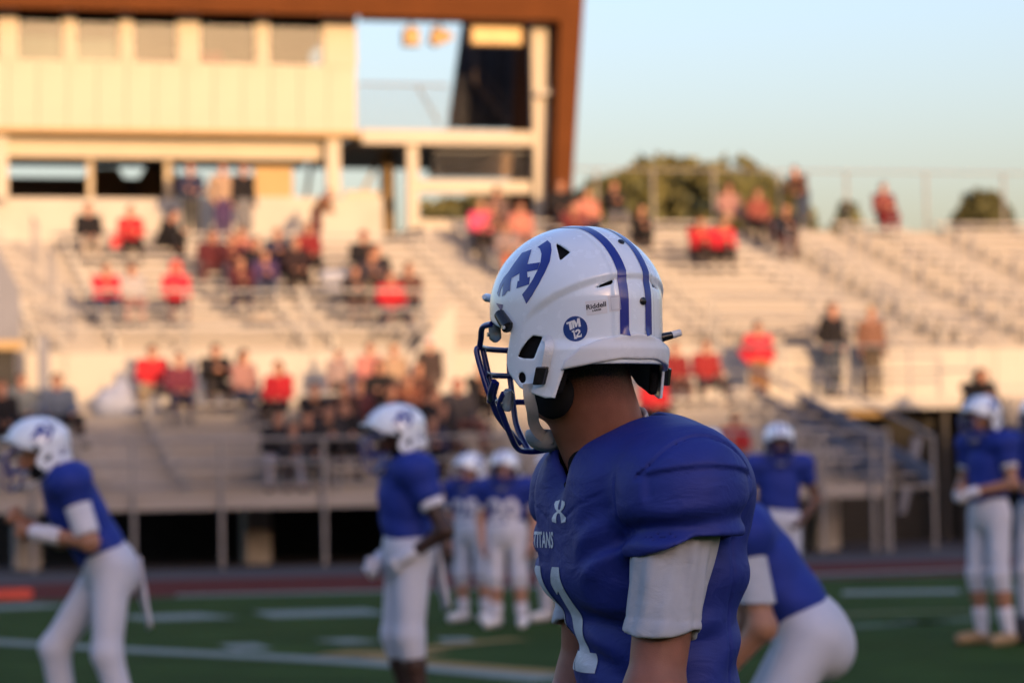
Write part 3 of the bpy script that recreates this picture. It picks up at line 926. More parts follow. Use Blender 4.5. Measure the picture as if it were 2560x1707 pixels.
# ================================================================== FOOTBALL HELMET (forward = +x, left = +y, origin inside the head)
def helmet_paint():
    m = mat('helmet_white_gloss', (0.76, 0.82, 0.88), 0.22, var=0.02, scale=4, coat=0.6, dirt=(0.50, 0.50, 0.50), dscale=26, damt=0.10)
    nt = m.node_tree; b = nt.nodes['Principled BSDF']
    tc = nt.nodes.new('ShaderNodeTexCoord'); n = nt.nodes.new('ShaderNodeTexNoise'); n.inputs['Scale'].default_value = 45; n.inputs['Detail'].default_value = 6
    nt.links.new(tc.outputs['Object'], n.inputs['Vector'])
    r = nt.nodes.new('ShaderNodeMapRange'); r.inputs[1].default_value = 0.35; r.inputs[2].default_value = 0.75; r.inputs[3].default_value = 0.14; r.inputs[4].default_value = 0.36
    nt.links.new(n.outputs['Fac'], r.inputs[0]); nt.links.new(r.outputs[0], b.inputs['Roughness'])
    return m
HELM = helmet_paint()
HBUMP = mat('helmet_bumper_white', (0.70, 0.70, 0.70), 0.5, var=0.05, scale=20, dirt=(0.36, 0.35, 0.34), dscale=18, damt=0.35)
HBLUE = mat('helmet_blue_vinyl', (0.010, 0.020, 0.22), 0.25, var=0.05, scale=30, coat=0.4)
STICK = mat('sticker_blue', (0.010, 0.040, 0.20), 0.35, var=0.08, scale=30)
STICKW = mat('sticker_white', (0.72, 0.72, 0.72), 0.4, var=0.04)
PRINTB = mat('black_print', (0.02, 0.02, 0.03), 0.5, var=0.1)
CLEARL = mat('clear_label', (0.66, 0.66, 0.68), 0.3, var=0.03)
MASKB = mat('facemask_blue_steel', (0.010, 0.016, 0.16), 0.28, var=0.1, scale=30, coat=0.5)
CLIPB = mat('black_clip_plastic', (0.012, 0.012, 0.014), 0.22, var=0.1)
CLIPC = mat('clear_clip_plastic', (0.45, 0.47, 0.50), 0.12, var=0.1, coat=0.5, trans=0.35)
STEEL = mat('screw_steel', (0.6, 0.6, 0.6), 0.25, metal=1.0, var=0.1)
STRAPW = mat('chin_strap_white', (0.62, 0.63, 0.64), 0.6, var=0.08, scale=40, bump=0.2, bscale=400)
CUPG = mat('chin_cup_grey', (0.38, 0.40, 0.45), 0.45, var=0.1, scale=20)
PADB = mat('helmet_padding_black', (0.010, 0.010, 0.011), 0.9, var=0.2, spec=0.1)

HS = 1440.0
def hpt(ox, oy): return ((ox - 1324) / HS, (704 - oy) / HS)
def c6(x, y): return hpt((1160 + x / 3.92) / PX, (760 + y / 3.92) / PX)
def c1(x, y): return hpt((1150 + x / 2.528) / PX, (530 + y / 2.528) / PX)
def cL(x, y): return hpt((1210 + x / 7.45) / PX, (580 + y / 7.45) / PX)
def cB(x, y): return hpt((1380 + x / 6.03) / PX, (640 + y / 6.03) / PX)
EU = (-0.588, -0.809); EN = (0.809, -0.588)        # side-view axes inside the helmet frame

def h_outer(p):
    x, y, z = p[:, 0], p[:, 1], p[:, 2]
    sc = 1 - 1.0 * np.minimum(z, 0) ** 2
    a = np.where(x > 0, 0.158, 0.163)
    zz = np.maximum(z, 0) / 0.131
    k = np.sqrt((x / (a * sc)) ** 2 + (y / (0.133 * sc)) ** 2 + zz ** 2)
    d = (k - 1) * 0.137
    zl = np.interp(x, [-0.17, -0.145, -0.09, -0.05, -0.02], [0.046, 0.042, 0.014, -0.010, -0.035])
    d = d + 0.0048 * sstep(zl - z, -0.003, 0.011) * sstep(-x, 0.015, 0.075) * sstep(z, -0.078, -0.058)
    # raised spine between the stripes
    d = d - 0.0022 * sstep(0.041 - np.abs(y), -0.003, 0.003) * sstep(-x, 0.02, 0.06) * sstep(z, -0.07, -0.05)
    return d
def xsol(u, z):
    """x on the near side of the shell seen at side-view column u"""
    xs = np.linspace(-0.15, 0.15, 601)
    y = 0.133 * np.sqrt(np.clip(1 - (xs / 0.160) ** 2, 0, 1))
    return float(xs[np.argmin(np.abs(EU[0] * xs + EU[1] * y - u) + 10 * (xs > 0.105))])
SHELL_K = [(0.30, 0.016), (0.17, 0.013), (0.125, -0.002), (0.098, -0.018)] + [(xsol(*c6(*q)), c6(*q)[1]) for q in
           [(430, 300), (395, 480), (380, 600), (400, 700), (500, 850), (660, 930), (740, 962), (822, 962), (925, 690)]] + [(-0.095, -0.108), (-0.12, -0.101), (-0.3, -0.099), (-0.3, 0.3), (0.3, 0.3)]
print('shell profile', [(round(a, 3), round(b, 3)) for a, b in SHELL_K])
EAR = [c6(*q) for q in [(505, 540), (540, 470), (600, 390), (655, 345), (750, 360), (700, 470), (660, 570), (560, 560)]]
TRI = [c1(*q) for q in [(605, 210), (693, 280), (628, 335)]]
SLIT = [cB(*q) for q in [(625, 580), (700, 525), (915, 440), (870, 515)]]
JAW = [c6(545 + 33 * math.cos(t) + 4 * math.sin(t), 750 + 54 * math.sin(t)) for t in np.linspace(0, 2 * math.pi, 14, endpoint=False)]
def h_cuts(p, d, grow=0.0):
    ay = np.abs(p[:, 1])
    u = EU[0] * p[:, 0] + EU[1] * ay
    nr = EN[0] * p[:, 0] + EN[1] * ay
    for P in (EAR, TRI, SLIT, JAW):
        d = smax(d, -np.maximum(poly_sd(u, p[:, 2], P) - grow, nr), 0.0022)
    return d
def h_shell(p):
    d = h_outer(p)
    d = np.maximum(d, -(d + 0.006))
    d = smax(d, poly_sd(p[:, 0], p[:, 2], SHELL_K), 0.003)
    return h_cuts(p, d)
def h_pad(p):
    d = h_outer(p) + 0.0085
    d = np.maximum(d, -(d + 0.016))
    return smax(d, poly_sd(p[:, 0], p[:, 2], SHELL_K) + 0.006, 0.006)
BUMP_P = [hpt(*q) for q in [(1281, 861), (1290, 838), (1326, 809), (1377, 790), (1456, 779), (1535, 776), (1535, 841), (1420, 838)]]
def h_bumper(p):
    d = h_outer(p) - 0.0042
    d = np.maximum(d, -(d + 0.0095))
    u = EU[0] * p[:, 0] + EU[1] * np.abs(p[:, 1])
    return smax(smax(d, poly_sd(u, p[:, 2], BUMP_P), 0.004), p[:, 0] + 0.03, 0.002)

HB = ((-0.19, -0.15, -0.19), (0.19, 0.15, 0.16))
shell_me = sdf_mesh('helmet_shell', h_shell, *HB, 0.0024, 3, sharp=50)
pad_me = sdf_mesh('padding', h_pad, *HB, 0.006, 1)
bump_me = sdf_mesh('rear_bumper', h_bumper, (-0.19, -0.15, -0.14), (0.0, 0.15, -0.03), 0.0026, 3, sharp=50)
hbvh = bvh_of(shell_me)
solid_me = sdf_mesh('helmet_solid', lambda p: np.minimum(h_outer(p), h_bumper(p)), (-0.19, -0.15, -0.2), (0.19, 0.15, 0.16), 0.004, 2)
obvh = bvh_of(solid_me)

def vray(u, z): return (u * EU[0] - 0.5 * EN[0], u * EU[1] - 0.5 * EN[1], z)
VDIR = (EN[0], EN[1], 0)
def surf(u, z, off=0.0):
    hit, n, i, d = obvh.ray_cast(Vector(vray(u, z)), Vector(VDIR))
    if hit is None:
        return Vector((u * EU[0], u * EU[1], z)) - Vector(VDIR) * 0.09, Vector((0, 1, 0))
    if n.dot(Vector(VDIR)) > 0: n = -n
    return hit + n * off, n
def hside(polys, name, L=0.006, off=0.0007):
    return lay(flat_poly(polys, L), obvh, vray, lambda x, y: VDIR, off, name)
def mirror(me, name):
    m = me.copy(); m.name = name
    n = len(m.vertices); co = np.empty(n * 3, np.float32); m.vertices.foreach_get('co', co)
    co = co.reshape(-1, 3); co[:, 1] *= -1; m.vertices.foreach_set('co', co.ravel()); m.flip_normals(); m.update()
    return m

def build_helmet():
    """returns the helmet object (part) with its sub-parts as children"""
    H = link('helmet', shell_me, HELM)
    link('padding', pad_me, PADB, H)
    link('rear_bumper', bump_me, HBUMP, H)
    # stripes over the crown
    for s in (1, -1):
        vs = []; fs = []; N = 72; Wn = 4
        for i in range(N + 1):
            t = rad(4) + (rad(203) - rad(4)) * i / N
            for j in range(Wn + 1):
                y = s * (0.0165 + 0.0155 * j / Wn)
                o = Vector((math.cos(t) * 0.4, y, math.sin(t) * 0.4 + 0.012)); d = Vector((-math.cos(t), 0, -math.sin(t)))
                hit, nn, _, _ = obvh.ray_cast(o, d)
                if hit is None: hit, nn = o + d * 0.25, -d
                if nn.dot(d) > 0: nn = -nn
                vs.append(tuple(hit + nn * 0.0009))
        for i in range(N):
            for j in range(Wn):
                q = i * (Wn + 1) + j
                if vs[q][0] < 0 and vs[q][2] < -0.0665: continue
                fs.append((q, q + 1, q + Wn + 2, q + Wn + 1))
        me = bpy.data.meshes.new('stripe'); me.from_pydata(vs, [], fs)
        me.polygons.foreach_set('use_smooth', [True] * len(fs))
        link('stripe', me, HBLUE, H)
    # snaps on the spine
    for ox, oy, rx in ((1427, 565, 0.0055), (1472, 705, 0.0062)):
        p, n = surf(*hpt(ox, oy), 0.001)
        n.y *= 0.3
        q = n.to_track_quat('Z', 'Y').to_matrix()
        mb = MB()
        mb.tube([p - n * 0.002, p + n * 0.0015, p + n * 0.0028], [rx, rx, rx * 0.6], 16)
        mb.build('snap', CLIPB, H, True)
    # side emblem
    arc = [(1185, 185), (1245, 260), (1256, 400), (1215, 620), (1120, 830), (1000, 1040), (880, 1240), (765, 1400), (690, 1215), (800, 1085), (900, 935), (985, 775), (1045, 620), (1065, 460), (1040, 350), (995, 310)]
    aa = [(885, 345), (700, 395), (560, 580), (440, 750), (350, 850), (270, 980), (215, 1140), (255, 1215), (290, 1080), (350, 965), (330, 1060), (310, 1210), (365, 1190), (420, 1120), (465, 1130), (480, 960), (500, 880), (650, 805), (640, 950), (612, 950), (585, 1090), (825, 1035), (845, 890), (800, 900), (790, 790), (985, 765), (1035, 625), (800, 640)]
    tail = [(195, 1320), (330, 1370), (292, 1500)]
    lm = hside([[cL(*q) for q in P] for P in (arc, aa, tail)], 'side_emblem')
    link('side_emblem', lm, HBLUE, H)
    link('side_emblem', mirror(lm, 'side_emblem'), HBLUE, H)
    # round sticker with letters
    cx, cz = cB(318, 1178); r = 0.0198
    disc = [(cx + r * 0.97 * math.cos(t), cz + r * 1.02 * math.sin(t)) for t in np.linspace(0, 2 * math.pi, 28, endpoint=False)]
    st = link('round_sticker', hside([disc], 'round_sticker', 0.005, 0.0008), STICK, H)
    def G(x, y):      # letter strokes measured on the sticker
        return cB(x, y)
    T = [(185, 1080), (300, 1045), (318, 1090), (290, 1085), (262, 1080), (278, 1180), (238, 1195), (222, 1095), (192, 1112)]
    Mq = [(268, 1062), (308, 1042), (340, 1095), (348, 1022), (385, 1018), (402, 1145), (368, 1152), (360, 1085), (340, 1150), (322, 1155), (298, 1090), (308, 1165), (280, 1175)]
    one = [(262, 1210), (300, 1192), (325, 1308), (338, 1312), (342, 1326), (300, 1332), (296, 1318), (300, 1312), (285, 1228), (268, 1230)]
    two = [(312, 1215), (330, 1190), (365, 1182), (390, 1200), (392, 1228), (352, 1282), (398, 1272), (400, 1252), (410, 1252), (412, 1298), (332, 1316), (328, 1282), (365, 1230), (362, 1210), (345, 1212), (338, 1228), (315, 1232)]
    link('lettering', hside([[G(*q) for q in P] for P in (T, Mq, one, two)], 'lettering', 0.004, 0.0011), STICKW, H)
    # maker's label and the warning label, clear film with print
    lab = [cB(*q) for q in [(470, 770), (790, 745), (800, 950), (490, 985)]]
    link('maker_label', hside([lab], 'maker_label', 0.005, 0.0006), CLEARL, H)
    warn = [cB(*q) for q in [(805, 690), (1020, 675), (1040, 920), (830, 935)]]
    link('warning_label', hside([warn], 'warning_label', 0.005, 0.0006), CLEARL, H)
    mx, mz = cB(632, 842)
    bm = text_polys_bm('Riddell', 0.0106, 0.003, 0.00028, 1.12)
    ca, sa = math.cos(0.2), math.sin(0.2)
    for v in bm.verts: v.co.x, v.co.y = mx + v.co.x * ca - v.co.y * sa * 0.3, mz + v.co.x * sa * 0.85 + v.co.y
    link('lettering', lay(bm, obvh, vray, lambda x, y: VDIR, 0.0011, 'lettering'), PRINTB, H)
    bm = text_polys_bm('LARGE', 0.0036, 0.003, 0.0002, 1.3)
    lx, lz = cB(640, 905)
    for v in bm.verts: v.co.x, v.co.y = lx + v.co.x, lz + v.co.x * 0.18 + v.co.y
    link('lettering', lay(bm, obvh, vray, lambda x, y: VDIR, 0.0011, 'lettering'), PRINTB, H)
    # faint box print on the warning label
    q4 = [cB(*q) for q in [(850, 715), (985, 700), (1000, 895), (865, 905)]]
    mbx = []
    for i in range(4):
        a, b = q4[i], q4[(i + 1) % 4]
        dx, dz = b[0] - a[0], b[1] - a[1]; L = math.hypot(dx, dz); nx, nz = -dz / L * 0.0004, dx / L * 0.0004
        mbx.append([(a[0] - nx, a[1] - nz), (b[0] - nx, b[1] - nz), (b[0] + nx, b[1] + nz), (a[0] + nx, a[1] + nz)])
    link('label_frame', hside(mbx, 'label_frame', 0.006, 0.001), mat('label_grey_print', (0.42, 0.42, 0.46), 0.5), H)
    for s in (1, -1):
        a, n = surf(*c6(545, 750), -0.007)
        MB().tube([(a.x, s * a.y, a.z), (a.x + n.x * .002, s * (a.y + n.y * .002), a.z)], 0.0135, 14).build('jaw_plug', PADB, H)
    jp = sdf_mesh('jaw_shade_pad', ell((-.006, .056, -.142), (.050, .022, .042)), (-.1, .0, -.24), (.06, .12, -.08), .006, 1)  # black pad reaching low, added to darken the shade under the jaw
    link('jaw_shade_pad', jp, PADB, H)
    link('jaw_shade_pad', mirror(jp, 'jaw_shade_pad'), PADB, H)
    # brow flange
    mb = MB()
    P = [(0.169 - 4.6 * y * y + 0.009, y, 0.021 + .4 * y * y) for y in np.linspace(-0.078, 0.078, 17)]
    mb.tube(P, [0.004] + [0.0072] * 15 + [0.004], 10)
    mb.build('brow_flange', HELM, H, True)
    # face mask
    mb = MB(); R = 0.0050
    def bar(pts, r=R, both=True, n=7):
        pts = [(x * .965, y * 1.0, z) for x, y, z in pts]
        mb.tube(bez(pts, n), r, 10)
        if both: mb.tube(bez([(x, -y, z) for x, y, z in pts], n), r, 10)
    bar([(0.085, 0.112, -0.026), (0.118, 0.108, -0.030), (0.150, 0.090, -0.048), (0.163, 0.084, -0.060)])
    bar([(0.163, 0.084, -0.060), (0.185, 0.05, -0.062), (0.195, 0, -0.063), (0.185, -0.05, -0.062), (0.163, -0.084, -0.060)], both=False)
    bar([(0.163, 0.084, -0.060), (0.164, 0.089, -0.068), (0.150, 0.084, -0.115), (0.140, 0.077, -0.150)])
    bar([(0.174, 0.070, -0.062), (0.166, 0.066, -0.10), (0.156, 0.060, -0.147)])
    bar([(0.195, 0.0, -0.063), (0.196, 0.0, -0.10), (0.188, 0.0, -0.148)], both=False)
    bar([(0.072, 0.118, -0.120), (0.098, 0.108, -0.140), (0.140, 0.077, -0.150), (0.170, 0.045, -0.150), (0.188, 0, -0.150), (0.170, -0.045, -0.150), (0.140, -0.077, -0.150), (0.098, -0.108, -0.140), (0.072, -0.118, -0.120)], both=False)
    bar([(0.140, 0.077, -0.150), (0.138, 0.066, -0.175), (0.136, 0.040, -0.205), (0.134, 0.024, -0.222)])
    bar([(0.060, 0.108, -0.140), (0.078, 0.104, -0.158), (0.085, 0.092, -0.178), (0.092, 0.076, -0.202), (0.112, 0.050, -0.224), (0.132, 0.024, -0.232), (0.137, 0, -0.234)])
    bar([(0.188, 0, -0.150), (0.178, 0, -0.19), (0.150, 0, -0.226), (0.137, 0, -0.234)], both=False)
    bar([(0.150, 0.083, -0.104), (0.176, 0.05, -0.106), (0.192, 0, -0.106), (0.176, -0.05, -0.106), (0.150, -0.083, -0.104)], both=False)
    mb.build('face_mask', MASKB, H, True)
    # joint block where the bars meet on the cheek
    for s in (1, -1):
        MB().tube([(0.137, s * 0.076, -0.126), (0.136, s * 0.078, -0.153)], 0.0072, 10).tube([(0.100, s * 0.094, -0.122), (0.128, s * 0.084, -0.150)], 0.0070, 10).build('mask_joint', MASKB, H, True)
        # black brow clip, clear clips with a screw each
        a, n = surf(*c6(352, 108), 0.004); b, n2 = surf(*c6(438, 248), 0.005)
        fl = lambda q: Vector((q.x, s * q.y, q.z))
        MB().tube([fl(a - (b - a).normalized() * 0.001), fl(a), fl(a.lerp(b, 0.5)), fl(b), fl(b + (b - a).normalized() * 0.004)], [0.006, 0.0095, 0.0105, 0.0108, 0.006], 12).build('brow_clip', CLIPB, H, True)
        MB().tube([fl(b + n2 * 0.008), fl(b + n2 * 0.0115)], 0.0035, 10).build('screw', STEEL, H, True)
        for (px, py, w, nme, ptx) in ((290, 250, 0.013, 'clear_clip', (0.092, 0.099, -0.038)), (410, 950, 0.012, 'clear_clip', (0.062, 0.097, -0.151))):
            c = Vector((ptx[0], s * ptx[1], ptx[2]))
            dr = Vector((0.5, -0.4 * s, -0.75)).normalized() if ptx[2] > -0.1 else Vector((0.35, -0.2 * s, -0.9)).normalized()
            MB().tube([c - dr * 0.018, c - dr * 0.012, c + dr * 0.012, c + dr * 0.018], [0.006, w * 0.8, w * 0.8, 0.006], 12).build(nme, CLIPC, H, True)
            nn = Vector((0.3, s * 0.9, 0)).normalized()
            MB().tube([c + nn * w * 0.7 - dr * -0.006, c + nn * (w * 0.7 + 0.004) + dr * 0.006], 0.0036, 10).build('screw', STEEL, H, True)
        # chin strap over the ear, buckle, lower strap
        def ribbon(pts, w, t, nv=Vector((-0.809, 0.588, 0))):
            P = bez(pts, 6); mb = MB(); vs = []
            for i, p in enumerate(P):
                tg = (P[min(i + 1, len(P) - 1)] - P[max(i - 1, 0)]).normalized()
                sd = tg.cross(nv).normalized(); n_ = sd.cross(tg).normalized()
                vs += [p + sd * w / 2 + n_ * t / 2, p - sd * w / 2 + n_ * t / 2, p - sd * w / 2 - n_ * t / 2, p + sd * w / 2 - n_ * t / 2]
            fs = []
            for i in range(len(P) - 1):
                for k in range(4):
                    fs.append((i * 4 + k, i * 4 + (k + 1) % 4, i * 4 + 4 + (k + 1) % 4, i * 4 + 4 + k))
            fs += [(0, 1, 2, 3), tuple(len(vs) - 4 + k for k in (3, 2, 1, 0))]
            mb.add([(q.x, s * q.y, q.z) for q in vs], fs)
            return mb
        up = [surf(*c6(x, y), o)[0] for x, y, o in ((775, 365, 0.001), (822, 405, 0.005), (832, 480, 0.008), (815, 570, 0.008), (785, 690, 0.005))]
        ribbon(up, 0.014, 0.0022).build('chin_strap', STRAPW, H, True)
        a, n = surf(*c6(775, 655), 0.006); b, _ = surf(*c6(735, 830), 0.006)
        sdv = Vector((-0.588, -0.809, 0)).normalized()
        mb2 = MB()
        for w_, o_, sh in ((0.0185, 0.0, 0), (0.0165, 0.004, 0.002)):
            q = [a - sdv * -w_ / 2 * 1.1, a - sdv * w_ / 2, b - sdv * w_ / 2 * 0.9, b + sdv * w_ / 2 * 1.0]
            mb2.prism([(v.x + n.x * o_, s * (v.y + n.y * o_), v.z + n.z * o_) for v in q], (n.x * 0.006, s * n.y * 0.006, 0))
        bo = mb2.build('strap_buckle', CLIPB, H)
        bv = bo.modifiers.new('edge', 'BEVEL'); bv.width = 0.002; bv.segments = 2
        low = [Vector(q) for q in [(-0.042, 0.131, -0.128), (-0.034, 0.124, -0.150), (-0.014, 0.104, -0.170), (0.020, 0.076, -0.190), (0.045, 0.048, -0.204), (0.064, 0.020, -0.213)]]
        if s == 1: ribbon(low, 0.0185, 0.003).build('chin_strap', STRAPW, H, True)
    # far side strap end that stands out behind
    MB().tube([(-0.122, -0.078, -0.056), (-0.130, -0.094, -0.052)], [0.0075, 0.006], 10).build('strap_buckle', CLIPB, H, True)
    MB().tube([(-0.130, -0.094, -0.052), (-0.135, -0.108, -0.048)], [0.006, 0.0055], 10).build('chin_strap', STRAPW, H, True)
    cup = sdf_mesh('chin_cup', lambda p: smax(np.abs(ell((0.080, 0, -0.208), (0.034, 0.040, 0.026))(p)) - 0.0025, p[:, 2] + 0.198, 0.004), (0.02, -0.07, -0.26), (0.14, 0.07, -0.17), 0.004)
    link('chin_cup', cup, CUPG, H)
    return H
HELMET0 = build_helmet()
_first = [True]
def helmet_for(parent, loc, rot):
    """the first call places the helmet itself, later calls a copy with copies of its sub-parts"""
    if _first[0]:
        h = HELMET0; _first[0] = False
    else:
        h = copy_obj(HELMET0)
        for ch in list(HELMET0.children):
            copy_obj(ch, h)
    h.parent = parent
    h.location = loc
    h.rotation_euler = rot
    return h

# ================================================================== HUMAN FIGURES (facing -y, own left = +x)
def lerp(a, b, t): return tuple(a[i] + (b[i] - a[i]) * t for i in range(3))
def vsub(a, b): return np.array(a, float) - np.array(b, float)
def joints(**kw):
    J = dict(pelvis=(0, 0, .95), chest=(0, 0, 1.28), neck=(0, .015, 1.45), head=(0, -.01, 1.62),
             shL=(.185, .01, 1.41), elL=(.23, .04, 1.12), wrL=(.24, -.04, .87),
             shR=(-.185, .01, 1.41), elR=(-.23, .04, 1.12), wrR=(-.24, -.04, .87),
             hiL=(.09, 0, .92), knL=(.10, -.02, .50), anL=(.105, .03, .08), toL=(.12, -.13, .03),
             hiR=(-.09, 0, .92), knR=(-.10, -.02, .50), anR=(-.105, .03, .08), toR=(-.12, -.13, .03))
    J.update(kw); return J
def hand_prims(wr, el, curl=0.5, side=1, detail=True, palm=None):
    d = vsub(wr, el); d /= np.linalg.norm(d)
    pn = np.array(palm if palm is not None else (-side, 0, 0.15), float)     # where the palm looks
    pn = pn - d * pn.dot(d); pn /= np.linalg.norm(pn)
    w = np.cross(d, pn)
    if w[1] > 0 and palm is None: w = -w                                        # thumb towards the front
    base = np.array(wr, float)
    out = [cap(base, base + d * 0.03, .024, .026)]
    for k, (off, L) in enumerate(((.028, .072), (.010, .080), (-.009, .075), (-.026, .058))):
        a = base + d * 0.025 + w * off * 0.7; b = base + d * 0.085 + w * off
        out.append(cap(a, b, .013, .0105))
        if detail:
            c = b + (d * math.cos(curl) + pn * math.sin(curl)) * L * 0.5
            e = c + (d * math.cos(curl * 2.1) + pn * math.sin(curl * 2.1)) * L * 0.5
            out += [cap(b, c, .0100, .0092), cap(c, e, .0092, .0078)]
    t0 = base + d * 0.03 + w * .024; t1 = t0 + (d * 0.6 + w * 0.6 + pn * 0.4) * 0.042; t2 = t1 + (d * 0.9 + pn * 0.5) * 0.03
    out += [cap(t0, t1, .0135, .011), cap(t1, t2, .0108, .0085)]
    return out
def body_sdf(J, hands=True, headR=None, detail=True, curl=0.5, palmL=None, palmR=None, face=True, k=.05):
    side = vsub(J['shL'], J['shR'])
    hd = np.array(J['head'], float)
    Rm = np.eye(3) if headR is None else np.array(headR.to_3x3())
    def hp(x, y, z): return hd + Rm @ np.array((x, y, z), float)
    big = [ecap(J['pelvis'], J['chest'], side, .150, .105, .165, .115), cap(J['shL'], J['shR'], .062), cap(J['chest'], J['neck'], .09, .06),
           cap(J['neck'], hp(0, .02, -.07), .060, .056)]
    for s in 'LR':
        big += [cap(J['sh' + s], J['el' + s], .054, .043), cap(J['el' + s], J['wr' + s], .043, .028),
                cap(J['hi' + s], J['kn' + s], .082, .056), cap(J['kn' + s], lerp(J['kn' + s], J['an' + s], .35), .054, .058), cap(lerp(J['kn' + s], J['an' + s], .35), J['an' + s], .058, .036),
                cap(J['an' + s], J['to' + s], .036, .028), cap(J['el' + s], J['el' + s], .043), ell(lerp(J['hi' + s], J['pelvis'], .2), (.095, .105, .10))]
    fb = union(big, k)
    head = union([ell(hp(0, 0, .02), (.075, .094, .10), Rm), cap(hp(0, -.035, -.04), hp(0, -.062, -.085), .052, .036)], .03)
    nose = union([cap(hp(0, -.088, .012), hp(0, -.104, -.024), .011, .015), ell(hp(.074, .01, -.01), (.012, .02, .03), Rm), ell(hp(-.074, .01, -.01), (.012, .02, .03), Rm),
                  cap(hp(-.035, -.084, .03), hp(.035, -.084, .03), .012), cap(hp(-.018, -.088, -.06), hp(.018, -.088, -.06), .009)], .01)
    def eyes(p):
        return np.minimum(ell(hp(.031, -.088, .008), (.017, .012, .011), Rm)(p), ell(hp(-.031, -.088, .008), (.017, .012, .011), Rm)(p))
    hs = []
    if hands:
        hs = hand_prims(J['wrL'], J['elL'], curl, 1, detail, palmL) + hand_prims(J['wrR'], J['elR'], curl, -1, detail, palmR)
    fh = union(hs, .008) if hs else None
    def f(p):
        d = smin(fb(p), head(p), .035)
        if face:
            d = smin(d, nose(p), .012); d = smax(d, -eyes(p), .01)
        if fh is not None: d = smin(d, fh(p), .015)
        return d
    return f
def bounds(J, m=0.22):
    P = np.array(list(J.values())); lo = P.min(0) - m; hi = P.max(0) + m; lo[2] = max(lo[2], -0.06)
    return lo, hi
def floor_cut(f, z=0.0):
    return lambda p: smax(f(p), z - p[:, 2], .004)

# ================================================================== THE PLAYER IN FOCUS
def fabric(name, col, weave=900, fold=0.25, rough=0.75, fscale=22, spec=0.25, sheen=0.0, holes=False):
    m = mat(name, col, rough, var=0.06, scale=25, spec=spec, sheen=sheen)
    nt = m.node_tree; b = nt.nodes['Principled BSDF']
    tc = nt.nodes.new('ShaderNodeTexCoord')
    n1 = nt.nodes.new('ShaderNodeTexNoise'); n1.inputs['Scale'].default_value = weave; n1.inputs['Detail'].default_value = 2
    mp = nt.nodes.new('ShaderNodeMapping'); mp.inputs['Scale'].default_value = (1, 1, 1.8)
    n2 = nt.nodes.new('ShaderNodeTexNoise'); n2.inputs['Scale'].default_value = fscale; n2.inputs['Detail'].default_value = 3; n2.inputs['Distortion'].default_value = 0.6
    nt.links.new(tc.outputs['Object'], n1.inputs['Vector']); nt.links.new(tc.outputs['Object'], mp.inputs['Vector']); nt.links.new(mp.outputs[0], n2.inputs['Vector'])
    b1 = nt.nodes.new('ShaderNodeBump'); b1.inputs['Strength'].default_value = 0.35; b1.inputs['Distance'].default_value = 0.001
    b2 = nt.nodes.new('ShaderNodeBump'); b2.inputs['Strength'].default_value = fold; b2.inputs['Distance'].default_value = 0.012
    nt.links.new(n1.outputs['Fac'], b1.inputs['Height']); nt.links.new(n2.outputs['Fac'], b2.inputs['Height'])
    n3 = nt.nodes.new('ShaderNodeTexNoise'); n3.noise_type = 'RIDGED_MULTIFRACTAL'; n3.inputs['Scale'].default_value = fscale * 0.55; n3.inputs['Detail'].default_value = 1.5; n3.inputs['Distortion'].default_value = 0.8
    mp3 = nt.nodes.new('ShaderNodeMapping'); mp3.inputs['Scale'].default_value = (0.7, 0.7, 1.5); mp3.inputs['Rotation'].default_value = (0.3, 0.2, 0)
    nt.links.new(tc.outputs['Object'], mp3.inputs['Vector']); nt.links.new(mp3.outputs[0], n3.inputs['Vector'])
    b3 = nt.nodes.new('ShaderNodeBump'); b3.inputs['Strength'].default_value = fold * 0.7; b3.inputs['Distance'].default_value = 0.006
    nt.links.new(n3.outputs['Fac'], b3.inputs['Height']); nt.links.new(b3.outputs[0], b2.inputs['Normal'])
    nt.links.new(b2.outputs[0], b1.inputs['Normal']); nt.links.new(b1.outputs[0], b.inputs['Normal'])
    return m
FG_JERSEY = fabric('focus_jersey_blue', (0.013, 0.025, 0.20), 800, 0.38, 0.62, 16, 0.35)
FG_WHITE = fabric('undershirt_grey_white', (0.42, 0.435, 0.48), 700, 0.25, 0.8, 20)
FG_PRINT = fabric('jersey_print_white', (0.58, 0.62, 0.70), 500, 0.25, 0.5, 30)

